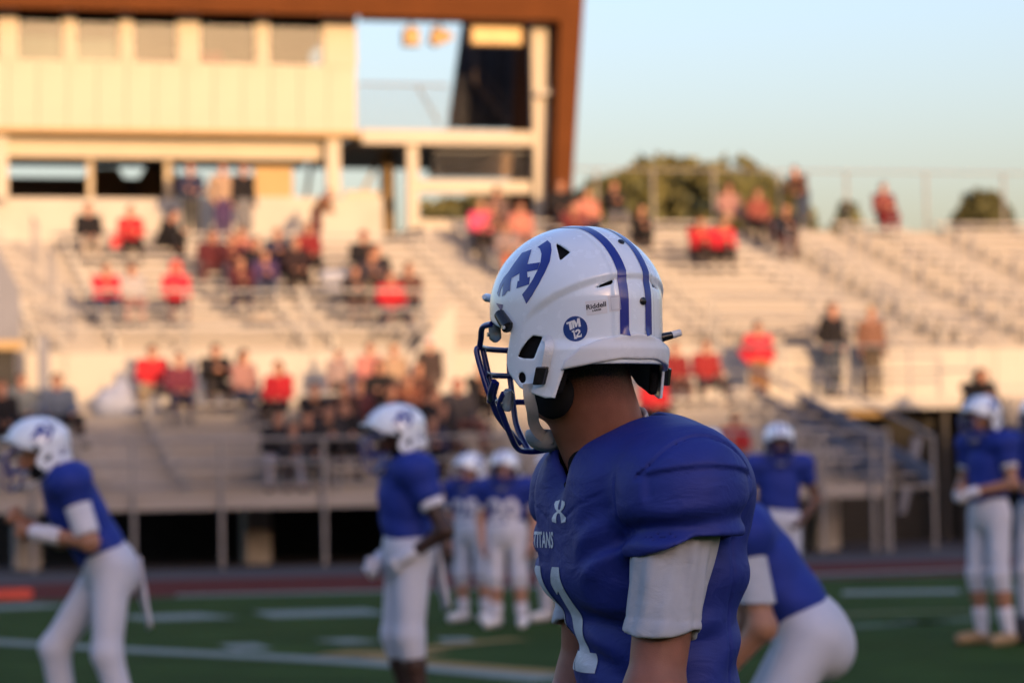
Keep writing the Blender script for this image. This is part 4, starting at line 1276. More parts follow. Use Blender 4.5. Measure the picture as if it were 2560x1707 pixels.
def skin_fg():
    m = mat('skin_fg', (0.26, 0.105, 0.068), 0.5, var=0.12, scale=30, spec=0.35, sss=0.25, bump=0.12, bscale=420)
    nt = m.node_tree; b = nt.nodes['Principled BSDF']
    src = b.inputs['Base Color'].links[0].from_socket
    tc = nt.nodes.new('ShaderNodeTexCoord'); sep = nt.nodes.new('ShaderNodeSeparateXYZ')
    nt.links.new(tc.outputs['Object'], sep.inputs[0])
    n = nt.nodes.new('ShaderNodeTexNoise'); n.inputs['Scale'].default_value = 420; n.inputs['Detail'].default_value = 2
    nt.links.new(tc.outputs['Object'], n.inputs['Vector'])
    r = nt.nodes.new('ShaderNodeMapRange'); r.inputs[1].default_value = 1.378; r.inputs[2].default_value = 1.425; r.inputs[3].default_value = 0.0; r.inputs[4].default_value = 0.97
    nt.links.new(sep.outputs['Z'], r.inputs[0])
    ma = nt.nodes.new('ShaderNodeMath'); ma.operation = 'MULTIPLY'
    r2 = nt.nodes.new('ShaderNodeMapRange'); r2.inputs[1].default_value = 0.35; r2.inputs[2].default_value = 0.6; r2.inputs[3].default_value = 0.6; r2.inputs[4].default_value = 1.0
    nt.links.new(n.outputs['Fac'], r2.inputs[0])
    nt.links.new(r.outputs[0], ma.inputs[0]); nt.links.new(r2.outputs[0], ma.inputs[1])
    # cropped hair, darkened further for shade under the helmet, back of head only
    r3 = nt.nodes.new('ShaderNodeMapRange'); r3.inputs[1].default_value = -0.2; r3.inputs[2].default_value = -0.1
    nt.links.new(sep.outputs['X'], r3.inputs[0])
    mb_ = nt.nodes.new('ShaderNodeMath'); mb_.operation = 'MULTIPLY'
    nt.links.new(ma.outputs[0], mb_.inputs[0]); nt.links.new(r3.outputs[0], mb_.inputs[1])
    mx = nt.nodes.new('ShaderNodeMix'); mx.data_type = 'RGBA'
    nt.links.new(mb_.outputs[0], mx.inputs[0]); nt.links.new(src, mx.inputs[6]); mx.inputs[7].default_value = (0.035, 0.022, 0.016, 1)
    nt.links.new(mx.outputs[2], b.inputs['Base Color'])
    return m

FA = rad(-72)                                            # turned so that the chest points left and a little to the camera
FC = Vector((0.210, 4.86, 0))
FG = empty('person', FC, FA, 'player in focus with a white striped helmet and blue jersey, looking away to the stands', 'person')
def to_local(wx, wy, wz):
    dx, dy = wx - FC.x, wy - FC.y
    return (dx * math.cos(FA) + dy * math.sin(FA), -dx * math.sin(FA) + dy * math.cos(FA), wz)
head_w = at_depth(1324, 704, 4.83)
HL = to_local(*head_w)
HYAW = rad(126) - FA
Hm = Matrix.Rotation(HYAW, 4, 'Z')
helmet_for(FG, HL, (0, 0, HYAW))
def hl(x, y, z):                                         # helmet frame -> figure frame
    v = Hm.to_3x3() @ Vector((x, y, z)); return (v.x + HL[0], v.y + HL[1], v.z + HL[2])
Rf = Hm.to_3x3() @ Matrix(((0, -1, 0), (1, 0, 0), (0, 0, 1)))   # head frame (facing -y) inside the figure frame
nb = to_local(*at_depth(1416, 1000, 4.865))
J = joints(pelvis=(0, .03, .80), chest=(0, .01, 1.16), neck=(nb[0], nb[1] - .012, 1.30), head=hl(.004, 0, -.058),
           shL=(.20, -.015, 1.235), elL=(.232, -.074, .925), wrL=(.20, -.22, .72), shR=(-.20, -.015, 1.235), elR=(-.24, -.02, .93), wrR=(-.20, -.17, .74),
           hiL=(.095, .03, .78), knL=(.12, -.13, .43), anL=(.13, .03, .08), toL=(.15, -.13, .03),
           hiR=(-.095, .03, .78), knR=(-.12, -.13, .43), anR=(-.13, .03, .08), toR=(-.15, -.13, .03))
R3 = Matrix(((Rf[0][0], Rf[0][1], Rf[0][2]), (Rf[1][0], Rf[1][1], Rf[1][2]), (Rf[2][0], Rf[2][1], Rf[2][2])))
fb0 = body_sdf(J, True, R3, True, 0.7, palmL=(-0.6, 0.2, 0.1), palmR=(0.6, 0.2, 0.1), k=.022)
n0 = hl(-.040, 0, -.10); n1 = (nb[0] + .0, nb[1] - .010, 1.33)
neckf = union([cap(n0, n1, .054, .057), cap(hl(.045, 0, -.150), (nb[0], nb[1] - .030, 1.30), .036, .046), cap(hl(.005, .055, -.115), lerp(nb, (nb[0] - .03, nb[1] - .05, 1.28), 1), .017, .020), cap(hl(-.05, .02, -.07), (nb[0], nb[1] + .008, 1.30), .030, .034),
               cap(hl(.0, .052, -.10), hl(.045, .046, -.155), .026, .022), cap(hl(-.02, -.05, -.10), hl(.045, -.046, -.155), .026, .022)], .03)
def fbody(p): return smax(smin(fb0(p), neckf(p), .02), -p[:, 2], .004)
link('body', sdf_mesh('body', fbody, (-.42, -.42, -.03), (.42, .30, 1.75), .0062, 2), skin_fg(), FG)

# --- shoulder pads and jersey
def fg_parts(p):
    x, y, z = p[:, 0], p[:, 1], p[:, 2]
    ax = np.abs(x)
    q = np.stack([ax, y, z], 1)
    trunk = ecap((0, .028, .66), (0, .012, 1.17), (1, 0, 0), .168, .122, .186, .130)(p)
    pads = rbox((0, -.006, 1.175), (.174, .146, .140), .085)(p)
    yoke = ell((0, .012, 1.245), (.256, .150, .112))(p)
    d = smin(trunk, pads, .035)
    d = smin(d, smax(yoke, 1.19 - z, .03), .04)
    slope = cap((.068, .012, 1.298), (.215, .0, 1.270), .050, .066)(q)
    d = smin(d, smax(slope, 1.2 - z, .02), .05)
    front_yoke = union([cap((.056, -.090, 1.279), (.165, -.045, 1.256), .042, .060), cap((.070, -.030, 1.312), (.16, -.02, 1.27), .042, .055)], .03)(q)
    d = smin(d, smax(front_yoke, 1.22 - z, .03), .04)
    arm = ell((.208, -.010, 1.232), (.117, .106, .098))(q)
    tube = ecap((.222, -.014, 1.24), (.238, -.024, 1.08), (1, 0, 0), .086, .094, .080, .088)(q)
    return d, smin(arm, tube, .028)
def fg_base(p):
    a, b = fg_parts(p)
    return smin(a, b, .03)
HEMZ = lambda x, y: 1.166 - 0.42 * np.maximum(0, -(y + .03)) + 0.02 * (np.abs(x) - .23)
def fg_jersey(p):
    x, y, z = p[:, 0], p[:, 1], p[:, 2]; ax = np.abs(x)
    tk, arm0 = fg_parts(p)
    d = np.zeros_like(x)
    # epaulet ledge, crease under the puff, hem band
    led = 1.279 - 1.3 * (y + .005) ** 2
    yr = sstep(.105 - np.abs(y + .004), 0, .02)
    d = d + .0075 * sstep(led - z, -.001, .008) * sstep(ax, .17, .20) * sstep(z, 1.19, 1.235) * yr
    d = d + .0042 * np.exp(-((z - (1.321 - 6.0 * (y + .004) ** 2)) / .0036) ** 2) * sstep(ax, .10, .13) * sstep(.112 - np.abs(y), 0, .01)
    cz = 1.189 + 0.10 * (y + .02) - 2.0 * np.minimum(y + .04, 0) ** 2
    d = d + .0145 * np.exp(-((z - cz) / .017) ** 2) * sstep(ax, .175, .21)
    # seams: armhole, side panel, yoke
    d = d + .0028 * np.exp(-((ax - (.193 - 0.10 * np.maximum(0, 1.22 - z))) / .0034) ** 2) * sstep(z, 1.10, 1.16) * sstep(1.275 - z, 0, .02)
    d = d + .0022 * np.exp(-((y - .085) / .003) ** 2) * sstep(1.20 - z, 0, .02) * sstep(ax, .08, .12)
    d = d + .0018 * np.exp(-((z - 1.215 - .35 * (ax - .1)) / .003) ** 2) * sstep(-y, .05, .08) * sstep(ax, .03, .05) * sstep(.17 - ax, 0, .02)
    # cloth folds: drag lines from the armpit over the ribs and the belly
    fr = sstep(-y, -.06, .05)
    m1 = sstep(ax, .075, .14) * np.exp(-((z - 1.145) / .05) ** 2)
    d = d + .0065 * m1 * np.sin(105 * z - 30 * ax + 14 * y + 2.0 * np.sin(22 * ax)) * fr
    m2 = np.exp(-((z - .985) / .075) ** 2) * sstep(.06 - y, 0, .1)
    d = d + .0050 * m2 * np.sin(78 * z + 15 * ax - 7 * y + 2.2 * np.sin(13 * x + 6 * y)) * sstep(.14 - y, 0, .1)
    m3 = sstep(1.08 - z, 0, .05) * sstep(z, .74, .82) * (1 - .6 * sstep(y, .02, .1))
    d = d + .0035 * m3 * np.sin(46 * z - 26 * y + 9 * x + 1.6 * np.sin(31 * z))
    m4 = sstep(y, .04, .10) * sstep(1.2 - z, 0, .05)
    d = d + .0030 * m4 * np.sin(64 * z + 22 * ax + 1.5 * np.sin(19 * ax))
    d = d + .0016 * np.sin(33 * x + 21 * z) * np.sin(27 * y - 18 * z)
    d = d + .024 * np.exp(-(x / .040) ** 2) * sstep(z, 1.19, 1.265) * sstep(-y, .03, .09)
    # opening for the neck with the V in front
    nk = cap((nb[0] - .004, nb[1] - .012, 1.27), (nb[0] - .014, nb[1] - .052, 1.50), .0690, .076)(p)
    vv = np.maximum(np.maximum(ax - (z - 1.250) * .95, y - .0), 1.250 - z)
    hole = smin(nk, vv * .8, .02)
    core = smin(tk, smax(arm0, HEMZ(x, y) - .022 - z, .003), .03) + d + .011
    d = smin(tk + d, smax(arm0 + d, HEMZ(x, y) - z, .005), .022)
    d = smax(d, -hole, .008)
    d = np.maximum(d, -core)
    return smax(d, .765 - z, .004)
jer_me = sdf_mesh('jersey', fg_jersey, (-.38, -.24, .74), (.38, .24, 1.42), .0046, 2)
jer = link('jersey', jer_me, FG_JERSEY, FG)
jbvh = bvh_of(jer_me)
def fg_pads(p):
    d = fg_base(p) + .020
    d = np.maximum(d, -(d + .02))
    nk = cap((nb[0], nb[1] - .016, 1.22), (nb[0] - .01, nb[1] - .08, 1.50), .063, .075)(p)
    d = smax(d, -nk, .01)
    d = smin(d, ell((-.004, -.078, 1.285), (.056, .046, .050))(p), .01)
    return smax(smax(d, 1.08 - p[:, 2], .01), np.abs(p[:, 0]) - .19, .01)
link('shoulder_pads', sdf_mesh('shoulder_pads', fg_pads, (-.3, -.22, 1.05), (.3, .22, 1.42), .008, 1), PADB, FG)
# --- white undershirt: sleeves and the collar at the nape
def fg_under(p):
    x, y, z = p[:, 0], p[:, 1], p[:, 2]
    q = np.stack([np.abs(x), y, z], 1)
    a = ecap((.222, -.018, 1.25), (.2335, -.072, .95), (1, 0, 0), .058, .078, .052, .0470)(q)
    an = np.arctan2(y + .03, np.abs(x) - .23)
    a = a + .0030 * np.sin(5 * an + 14 * z) * sstep(1.2 - z, 0, .1) + .0016 * np.sin(11 * an - 25 * z) - .004 * sstep(1.05 - z, 0, .03)
    a = a + .0012 * np.exp(-((z - (1.040 - .08 * (y + .06))) / .0022) ** 2)
    hz = 1.018 - .10 * (y + .06) + .010 * np.sin(2.0 * an + .6)
    sh = smax(a, -(a + .008), .001)
    return smax(smax(sh, hz - z, .002), z - (1.172 - .42 * np.maximum(0, -(y + .03))), .002)
def fg_collar(p):
    x, y, z = p[:, 0], p[:, 1], p[:, 2]
    ring = cap(lerp(n1, n0, -.5), lerp(n1, n0, 1.0), .0690, .0670)(p)
    ring = smax(ring, -(ring + .008), .001)
    pl = z - (1.384 + .75 * (y - nb[1] - .05) - .25 * (x - nb[0]))
    return smax(smax(ring, pl, .002), 1.29 - z, .002)
usl = sdf_mesh('undershirt_sleeve', fg_under, (.10, -.14, .97), (.33, .16, 1.42), .0046, 2)
link('undershirt_sleeve', usl, FG_WHITE, FG)
usr = usl.copy()
co = np.empty(len(usr.vertices) * 3, np.float32); usr.vertices.foreach_get('co', co); co = co.reshape(-1, 3); co[:, 0] *= -1
usr.vertices.foreach_set('co', co.ravel()); usr.flip_normals(); usr.update()
link('undershirt_sleeve', usr, FG_WHITE, FG, (0, .035, 0))
link('undershirt_collar', sdf_mesh('undershirt_collar', fg_collar, (-.15, -.15, 1.25), (.15, .16, 1.47), .0046, 2), FG_WHITE, FG)
# --- trousers, socks, shoes
def fg_pants(p):
    d = union([ecap((0, .03, .80), (0, .028, .90), (1, 0, 0), .168, .128, .165, .122)] + [cap(J['hi' + s], J['kn' + s], .105, .078) for s in 'LR'] + [cap(J['kn' + s], lerp(J['kn' + s], J['an' + s], .22), .076, .068) for s in 'LR'], .04)(p)
    return smax(d, p[:, 2] - .90, .004)
link('trousers', sdf_mesh('trousers', fg_pants, (-.33, -.3, .28), (.33, .3, .95), .012, 1), PANTS, FG)
for s in 'LR':
    link('sock', sdf_mesh('sock', cap(lerp(J['kn' + s], J['an' + s], .45), J['an' + s], .066, .045), (-.3, -.3, .0), (.3, .3, .4), .012, 1), WHITEC, FG)
    link('shoe', sdf_mesh('shoe', floor_cut(cap((J['an' + s][0], J['an' + s][1] + .02, .05), (J['to' + s][0], J['to' + s][1] - .03, .035), .050, .042)), (-.3, -.3, -.03), (.3, .2, .2), .012, 1), WSHOE, FG)
# --- chest print, found where it shows on the cloth
def chest_x(ox, z):
    """x on the chest at height z that is seen at image column ox"""
    best = None
    M = Matrix.Translation(FC) @ Matrix.Rotation(FA, 4, 'Z')
    for x in np.linspace(-.14, .2, 341):
        hit, n, i, d = jbvh.ray_cast(Vector((x, -.6, z)), Vector((0, 1, 0)))
        if hit is None: continue
        px = proj(M @ hit)[0]
        if best is None or abs(px - ox) < best[0]: best = (abs(px - ox), x)
    return best[1]
front = dict(origin=lambda x, y: (x, -.6, y), direction=lambda x, y: (0, 1, 0))
def zof(oy, D=4.75): return at_depth(1280, oy, D).z
zl = zof(1175)
xl = chest_x(1285, zl)
bl = [(-1.0, .62), (-.96, .88), (-.34, 1.0), (-.34, .55), (-.24, .22), (.06, .10), (.06, -.12), (-.34, .0), (-.76, .26)]
polys = [[(xl + sx * a * .036, zl + sy * b * .0185) for a, b in (bl if sx * sy > 0 else bl[::-1])] for sx in (1, -1) for sy in (1, -1)]
link('chest_emblem', lay(flat_poly(polys, .004), jbvh, front['origin'], front['direction'], .0012, 'chest_emblem'), FG_PRINT, FG)
zt = zof(1243.5); xt = chest_x(1272, zt)
bm = text_polys_bm('TITANS', .0355, .005, .0010, .86, 1.0)
xs = max(v.co.x for v in bm.verts)
for v in bm.verts: v.co.x += xt - xs; v.co.y += zt
link('team_lettering', lay(bm, jbvh, front['origin'], front['direction'], .0012, 'team_lettering'), FG_PRINT, FG)
za, zb = zof(1304), zof(1551)
H1 = za - zb
def one(xc, w):
    return [[(xc - w * .5, zb), (xc + w * .5, zb), (xc + w * .5, zb + .19 * H1), (xc + w * .27, zb + .19 * H1), (xc + w * .27, za), (xc - w * .10, za), (xc - w * .42, za - .17 * H1), (xc - w * .42, za - .27 * H1), (xc - w * .22, za - .23 * H1), (xc - w * .22, zb + .19 * H1), (xc - w * .5, zb + .19 * H1)]]
xr = chest_x(1373, zof(1530)); 
print('nb', nb, 'HL', HL); print('number right edge', xr, 'logo', xl, 'text', xt)
wd = .094
for xc in (xr - wd / 2, xr - wd * 1.5 - .009):
    link('jersey_number', lay(flat_poly(one(xc, wd), .006), jbvh, front['origin'], front['direction'], .0014, 'jersey_number'), FG_PRINT, FG)

# ================================================================== OTHER PLAYERS ON THE FIELD
SK = {'light': (0.42, 0.22, 0.15), 'tan': (0.34, 0.165, 0.10), 'dark': (0.045, 0.022, 0.016), 'brown': (0.14, 0.07, 0.045)}
def heading(hx, hy): return math.atan2(hx, -hy)
def player(label, pos, hd, J, tone, head_yaw=0.0, group='football players in blue jerseys', long_pants=False, gloves=None, sleeve=(0.30, 0.66),
           number=None, hem=.055, jsl=.36, under=None, towel=False, wrist=False, h=0.017, curl=0.6, palmL=None, palmR=None, sock_top=0.5, shoe=WSHOE, strip=False):
    root = empty('person', pos, hd, label, 'person', group)
    R = Matrix.Rotation(head_yaw, 3, 'Z')
    lo, hi = bounds(J)
    sk = skin(SK[tone])
    hc = J['head']
    fb = body_sdf(J, True, R, True, curl, palmL, palmR, k=.025)
    link('body', sdf_mesh('body', floor_cut(fb), lo, hi, h * 0.8, 1), sk, root)
    side = vsub(J['shL'], J['shR'])
    up = vsub(J['chest'], J['pelvis']); up /= np.linalg.norm(up)
    pl = np.array(J['pelvis']); ch = np.array(J['chest'])
    def jersey(p):
        d = ecap(pl + up * .03, ch, side, .158, .120, .188, .140)(p)
        s1 = np.array(J['shL'], float); s2 = np.array(J['shR'], float)
        d = smin(d, ecap(s1 * .8 + s2 * .2 + up * .01, s2 * .8 + s1 * .2 + up * .01, up, .098, .125, .098, .125)(p), .05)
        for s in 'LR':
            sh = np.array(J['sh' + s], float)
            d = smin(d, ell(sh + up * .01, (.118, .115, .098))(p), .03)
            d = smin(d, cap(sh, lerp(sh, J['el' + s], jsl), .098, .080)(p), .02)
            e = vsub(J['el' + s], sh); L = np.linalg.norm(e); e = e / L
            ql = (p - sh) @ e
            dist = np.linalg.norm(p - sh - ql[:, None] * e, axis=1)
        t = (p - pl) @ up
        d = d + .004 * np.sin(40 * p[:, 2] + 14 * p[:, 0]) * sstep(.35 - t, 0, .2)
        return smax(d, hem - t, .006)
    jm = sdf_mesh('jersey', jersey, lo, hi, h * 0.9, 2)
    jo = link('jersey', jm, JERSEY, root)
    for s in 'LR':
        a, b = lerp(J['sh' + s], J['el' + s], sleeve[0]), lerp(J['sh' + s], J['el' + s], sleeve[1])
        e = vsub(b, a); e /= np.linalg.norm(e); bb = np.array(b)
        link('undershirt_sleeve', sdf_mesh('undershirt_sleeve', (lambda q, a=a, b=b, e=e, bb=bb: smax(cap(a, b, .066, .062)(q), (q - bb) @ e, .004)), np.array(a) - .2, bb + .2, h * .9, 1), under or WHITEC, root)
    tr = [ecap(pl - up * .06, pl + up * .09, side, .158, .122, .160, .116), ell(J['pelvis'], (.166, .132, .13))]
    for s in 'LR':
        hi_, kn, an = J['hi' + s], J['kn' + s], J['an' + s]
        tr += [cap(hi_, kn, .098, .072)]
        if long_pants: tr += [cap(kn, an, .074, .056)]
        else:
            e = lerp(kn, an, .20); tr += [cap(kn, e, .076, .070)]
    link('trousers', sdf_mesh('trousers', floor_cut(union(tr, .035), .06), lo, hi, h, 1), PANTS, root)
    for s in 'LR':
        a = np.array(J['an' + s])
        if not long_pants:
            link('sock', sdf_mesh('sock', cap(lerp(J['kn' + s], J['an' + s], sock_top), J['an' + s], .060, .044), a - (.15, .3, .1), a + (.15, .2, .4), h, 1), WHITEC, root)
        link('shoe', sdf_mesh('shoe', floor_cut(cap((J['an' + s][0], J['an' + s][1] + .02, .055), (J['to' + s][0], J['to' + s][1] - .02, .04), .052, .044)), (a[0] - .2, a[1] - .35, -.03), a + .2, h, 1), shoe, root)
    if gloves:
        for s, sd in (('L', 1), ('R', -1)):
            if s not in gloves: continue
            pr = hand_prims(J['wr' + s], J['el' + s], curl, sd, True, palmL if s == 'L' else palmR)
            g = union([cap(lerp(J['el' + s], J['wr' + s], .86), J['wr' + s], .036, .034)] + pr, .008)
            w = np.array(J['wr' + s])
            link('glove', sdf_mesh('glove', (lambda q, g=g: g(q) - .005), w - .22, w + .22, .012, 1), WHITEC, root)
    if wrist:
        a, b = lerp(J['elL'], J['wrL'], .62), lerp(J['elL'], J['wrL'], .98)
        link('wristband', sdf_mesh('wristband', cap(a, b, .044, .040), np.array(a) - .15, np.array(b) + .15, .012, 1), WHITEC, root)
    if towel:
        x, y, z = J['pelvis']
        mb = MB(); n = 8
        for k in range(n + 1):
            t = k / n; w = .045 + .02 * t
            yy = y + .135 + .05 * t
            mb.v += [(x + .03 - w + .01 * math.sin(7 * t), yy + .012 * math.sin(9 * t), z + .04 - .36 * t), (x + .03 + w, yy + .01, z + .04 - .34 * t)]
        mb.f = [(2 * k, 2 * k + 1, 2 * k + 3, 2 * k + 2) for k in range(n)]
        tw = mb.build('towel', WHITEC, root, True)
        md = tw.modifiers.new('thickness', 'SOLIDIFY'); md.thickness = .012
    if number:
        bv = bvh_of(jm)
        bm = text_polys_bm(number, .27, .03, .012, 1.0)
        cz = (J['chest'][2] * .62 + J['pelvis'][2] * .38)
        for v in bm.verts: v.co.y += cz
        link('jersey_number', lay(bm, bv, lambda x, y: (x, -1.2, y), lambda x, y: (0, 1, 0), .004, 'jersey_number'), WHITEC, root)
    helmet_for(root, (hc[0], hc[1], hc[2] + .01), (0, 0, -math.pi / 2 + head_yaw))
    return root
def gpos(ox, oy, D):
    p = at_depth(ox, oy, D); return (p.x, p.y, 0)

J1 = joints(pelvis=(0, 0, .90), chest=(0, -.17, 1.19), neck=(0, -.24, 1.33), head=(0, -.34, 1.49), shL=(.20, -.20, 1.30), shR=(-.20, -.20, 1.30),
            elL=(.25, -.115, 1.02), wrL=(.13, -.37, 1.07), elR=(-.24, -.22, 1.03), wrR=(-.08, -.42, 1.12),
            hiL=(.10, .0, .88), knL=(.15, -.03, .48), anL=(.17, .08, .08), toL=(.19, -.08, .03), hiR=(-.10, 0, .88), knR=(-.15, -.26, .50), anR=(-.17, -.20, .08), toR=(-.18, -.36, .03))
player('player bending forward with clasped hands and long white trousers beside the orange marker', gpos(252, 1295, 14.5), heading(-1, -.22), J1, 'tan',
       0.0, hem=-.015, jsl=.22, long_pants=True, wrist=True, towel=True, h=.015, curl=.9, sleeve=(.25, .88), palmL=(-1, 0, .2), palmR=(1, 0, .2))
J2 = joints(pelvis=(0, 0, .93), chest=(0, -.02, 1.21), neck=(0, -.02, 1.37), head=(0, -.06, 1.55), shL=(.20, .0, 1.33), shR=(-.20, .0, 1.33),
            elL=(.30, .12, 1.03), wrL=(.19, -.05, .90), elR=(-.27, .06, 1.03), wrR=(-.14, -.13, .87),
            hiL=(.10, 0, .90), knL=(.12, -.03, .49), anL=(.13, .03, .08), toL=(.15, -.13, .03), hiR=(-.10, 0, .90), knR=(-.11, -.05, .49), anR=(-.12, .03, .08), toR=(-.14, -.13, .03))
player('dark skinned player standing in profile with white gloves held at the waist', gpos(938, 1230, 15.4), heading(-1, -.28), J2, 'dark', 0.0,
       gloves='LR', sleeve=(.34, .62), h=.015, towel=True, curl=.8, palmL=(-1, .2, 0), palmR=(1, .2, 0), sock_top=.75)
J3 = joints(pelvis=(0, 0, .86), chest=(0, 0, 1.13), neck=(0, 0, 1.27), head=(0, -.03, 1.43), shL=(.185, .01, 1.23), shR=(-.185, .01, 1.23),
            elL=(.25, .05, .96), wrL=(.24, -.03, .74), elR=(-.25, .04, .96), wrR=(-.22, -.06, .74),
            hiL=(.09, 0, .84), knL=(.11, -.02, .46), anL=(.12, .03, .08), toL=(.16, -.12, .03), hiR=(-.09, 0, .84), knR=(-.11, -.02, .46), anR=(-.12, .03, .08), toR=(-.16, -.12, .03))
player('smaller player with a number on the chest, further back of the close pair', gpos(1086, 1300, 27.6), heading(-.45, -.9), J3, 'light', -.35, number='25', sock_top=.72)
player('smaller player facing the camera, nearer of the close pair by the focused player', gpos(1166, 1300, 26.4), heading(-.25, -.97), J3, 'light', -.1, number='20', shoe=WSHOE, sock_top=.72)
player('player almost hidden behind the focused player with only a white leg showing', gpos(1276, 1300, 27.4), heading(-.6, -.8), J3, 'light', 0, long_pants=True)
J5 = joints(pelvis=(0, 0, .73), chest=(0, -.17, .97), neck=(0, -.29, 1.12), head=(0, -.40, 1.20), shL=(.20, -.23, 1.07), shR=(-.20, -.23, 1.07),
            elL=(.26, -.17, .765), wrL=(.19, -.34, .57), elR=(-.25, -.2, .77), wrR=(-.18, -.36, .57),
            hiL=(.10, .0, .72), knL=(.17, -.17, .40), anL=(.18, -.03, .08), toL=(.22, -.19, .03), hiR=(-.10, 0, .72), knR=(-.15, -.20, .40), anR=(-.16, -.08, .08), toR=(-.20, -.24, .03))
player('crouching player with hands on knees close behind the focused player', gpos(1860, 1440, 10.2), heading(-1, .05), J5, 'tan', 0, hem=.02, jsl=.12, under=FG_WHITE, sleeve=(.1, .80), h=.013, long_pants=True, palmL=(0, 0, -1), palmR=(0, 0, -1))
J6 = joints(pelvis=(0, 0, .93), chest=(0, 0, 1.25), neck=(0, 0, 1.42), head=(0, -.05, 1.60), shL=(.20, .0, 1.38), shR=(-.20, .0, 1.38),
            elL=(.33, .06, 1.10), wrL=(.19, -.06, .93), elR=(-.30, .02, 1.10), wrR=(-.20, -.10, .93))
player('player facing the camera with one hand on the hip, behind the crouching one', gpos(1790, 1180, 25.0), heading(.05, -1), J6, 'brown', .0, sleeve=(.2, .4))
player('hidden player whose helmet top shows just above the shoulder of the focused player', gpos(1636, 1180, 27.0), heading(-.3, -.95), J6, 'light', 0)
J8 = joints(pelvis=(0, 0, 1.0), chest=(0, 0, 1.36), neck=(0, 0, 1.54), head=(0, -.05, 1.73), shL=(.20, .0, 1.50), shR=(-.20, .0, 1.50),
            elL=(.27, .0, 1.20), wrL=(.06, -.24, 1.14), elR=(-.27, -.02, 1.20), wrR=(-.07, -.24, 1.17),
            hiL=(.10, 0, .97), knL=(.13, -.03, .53), anL=(.15, .03, .08), toL=(.19, -.13, .03), hiR=(-.10, 0, .97), knR=(-.13, -.03, .53), anR=(-.15, .03, .08), toR=(-.21, -.12, .03))
player('tall player with hands folded in front and bare calves, beside the dark opening', gpos(2276, 1300, 22.3), heading(-.85, -.53), J8, 'tan', .0, gloves='L', sleeve=(.34, .62), curl=.9, sock_top=.62, palmL=(-.3, 1, 0), palmR=(.3, 1, 0), shoe=mat('tan_shoe', (0.30, 0.20, 0.10), .7))
player('player cut off by the picture edge beside the tall one with folded hands', gpos(2396, 1300, 22.8), heading(-.4, -.9), J8, 'light', .0, sleeve=(.34, .62), long_pants=True)
# things lying on the field
p = on_ground(22, 1376)
root = empty('pylon', (p.x, p.y, 0), .3, 'orange sideline marker lying at the edge of the turf', 'marker')
PYL = mat('orange_vinyl', (0.50, 0.05, 0.025), .6, var=.05)
mb = MB().prism([(-.22, -.06, .004), (.22, -.06, .004), (.22, .06, .004), (-.22, .06, .004)], (0, 0, .12)); mb.build('pylon_block', PYL, root)
MB().prism([(.222, -.05, .012), (.27, -.05, .012), (.27, .05, .012), (.222, .05, .012)], (0, 0, .1)).build('base_weight', mat('dark_orange_vinyl', (.5, .05, .03), .6), root)
p = on_ground(2420, 1474)
root = empty('bag', (p.x, p.y, 0), .2, 'black equipment bag on the turf at the feet of the tall player', 'bag')
link('bag_body', sdf_mesh('bag_body', union([cap((-.28, 0, .10), (.28, 0, .10), .10), rbox((0, 0, .09), (.3, .11, .088), .04)], .05), (-.45, -.2, -.02), (.45, .2, .3), .02), BLACKC, root)
MB().tube(bez([(-.15, -.02, .2), (-.1, -.03, .27), (.1, -.03, .27), (.15, -.02, .2)]), .012, 6).build('handle', BLACKR, root, True)

# ================================================================== SPECTATORS IN THE STAND
SIT = dict(pelvis=(0, .03, .52), chest=(0, .02, .84), neck=(0, .02, 1.00), head=(0, -.01, 1.16), shL=(.18, .02, .96), shR=(-.18, .02, .96),
           elL=(.23, -.05, .70), elR=(-.23, -.05, .70), wrL=(.09, -.24, .61), wrR=(-.09, -.24, .61), hiL=(.09, .0, .50), hiR=(-.09, .0, .50),
           knL=(.13, -.42, .50), knR=(-.13, -.42, .50), anL=(.13, -.40, .09), anR=(-.13, -.40, .09), toL=(.15, -.54, .03), toR=(-.15, -.54, .03))
POSES = {
    'sit': joints(**SIT),
    'sit_cross': joints(**{**SIT, 'wrL': (-.06, -.20, .77), 'wrR': (.06, -.19, .72), 'elL': (.23, -.07, .69), 'elR': (-.23, -.07, .69)}),
    'sit_lean': joints(**{**SIT, 'chest': (0, -.13, .81), 'neck': (0, -.20, .95), 'head': (0, -.28, 1.09), 'shL': (.18, -.17, .91), 'shR': (-.18, -.17, .91),
                          'elL': (.19, -.36, .62), 'elR': (-.19, -.36, .62), 'wrL': (.05, -.52, .72), 'wrR': (-.05, -.52, .72)}),
    'sit_phone': joints(**{**SIT, 'elL': (.21, -.08, .70), 'elR': (-.21, -.08, .70), 'wrL': (.05, -.30, .80), 'wrR': (-.05, -.30, .80), 'head': (0, -.05, 1.14)}),
    'sit_wide': joints(**{**SIT, 'knL': (.26, -.38, .50), 'knR': (-.22, -.40, .50), 'anL': (.28, -.42, .09), 'anR': (-.2, -.30, .09), 'toL': (.36, -.54, .03), 'toR': (-.25, -.44, .03), 'wrL': (.18, -.32, .58), 'wrR': (-.18, -.30, .58)}),
    'stand': joints(),
    'stand_cross': joints(elL=(.25, -.02, 1.15), elR=(-.25, -.02, 1.15), wrL=(-.06, -.20, 1.17), wrR=(.06, -.19, 1.12)),
    'stand_pocket': joints(elL=(.29, .08, 1.14), elR=(-.29, .08, 1.14), wrL=(.20, -.06, .93), wrR=(-.20, -.06, .93)),
    'stand_lean': joints(chest=(0, -.22, 1.20), neck=(0, -.34, 1.33), head=(0, -.43, 1.46), shL=(.18, -.28, 1.30), shR=(-.18, -.28, 1.30), elL=(.22, -.34, 1.02), elR=(-.22, -.34, 1.02), wrL=(.12, -.5, .92), wrR=(-.12, -.5, .92),
                         pelvis=(0, .02, .93)),
}
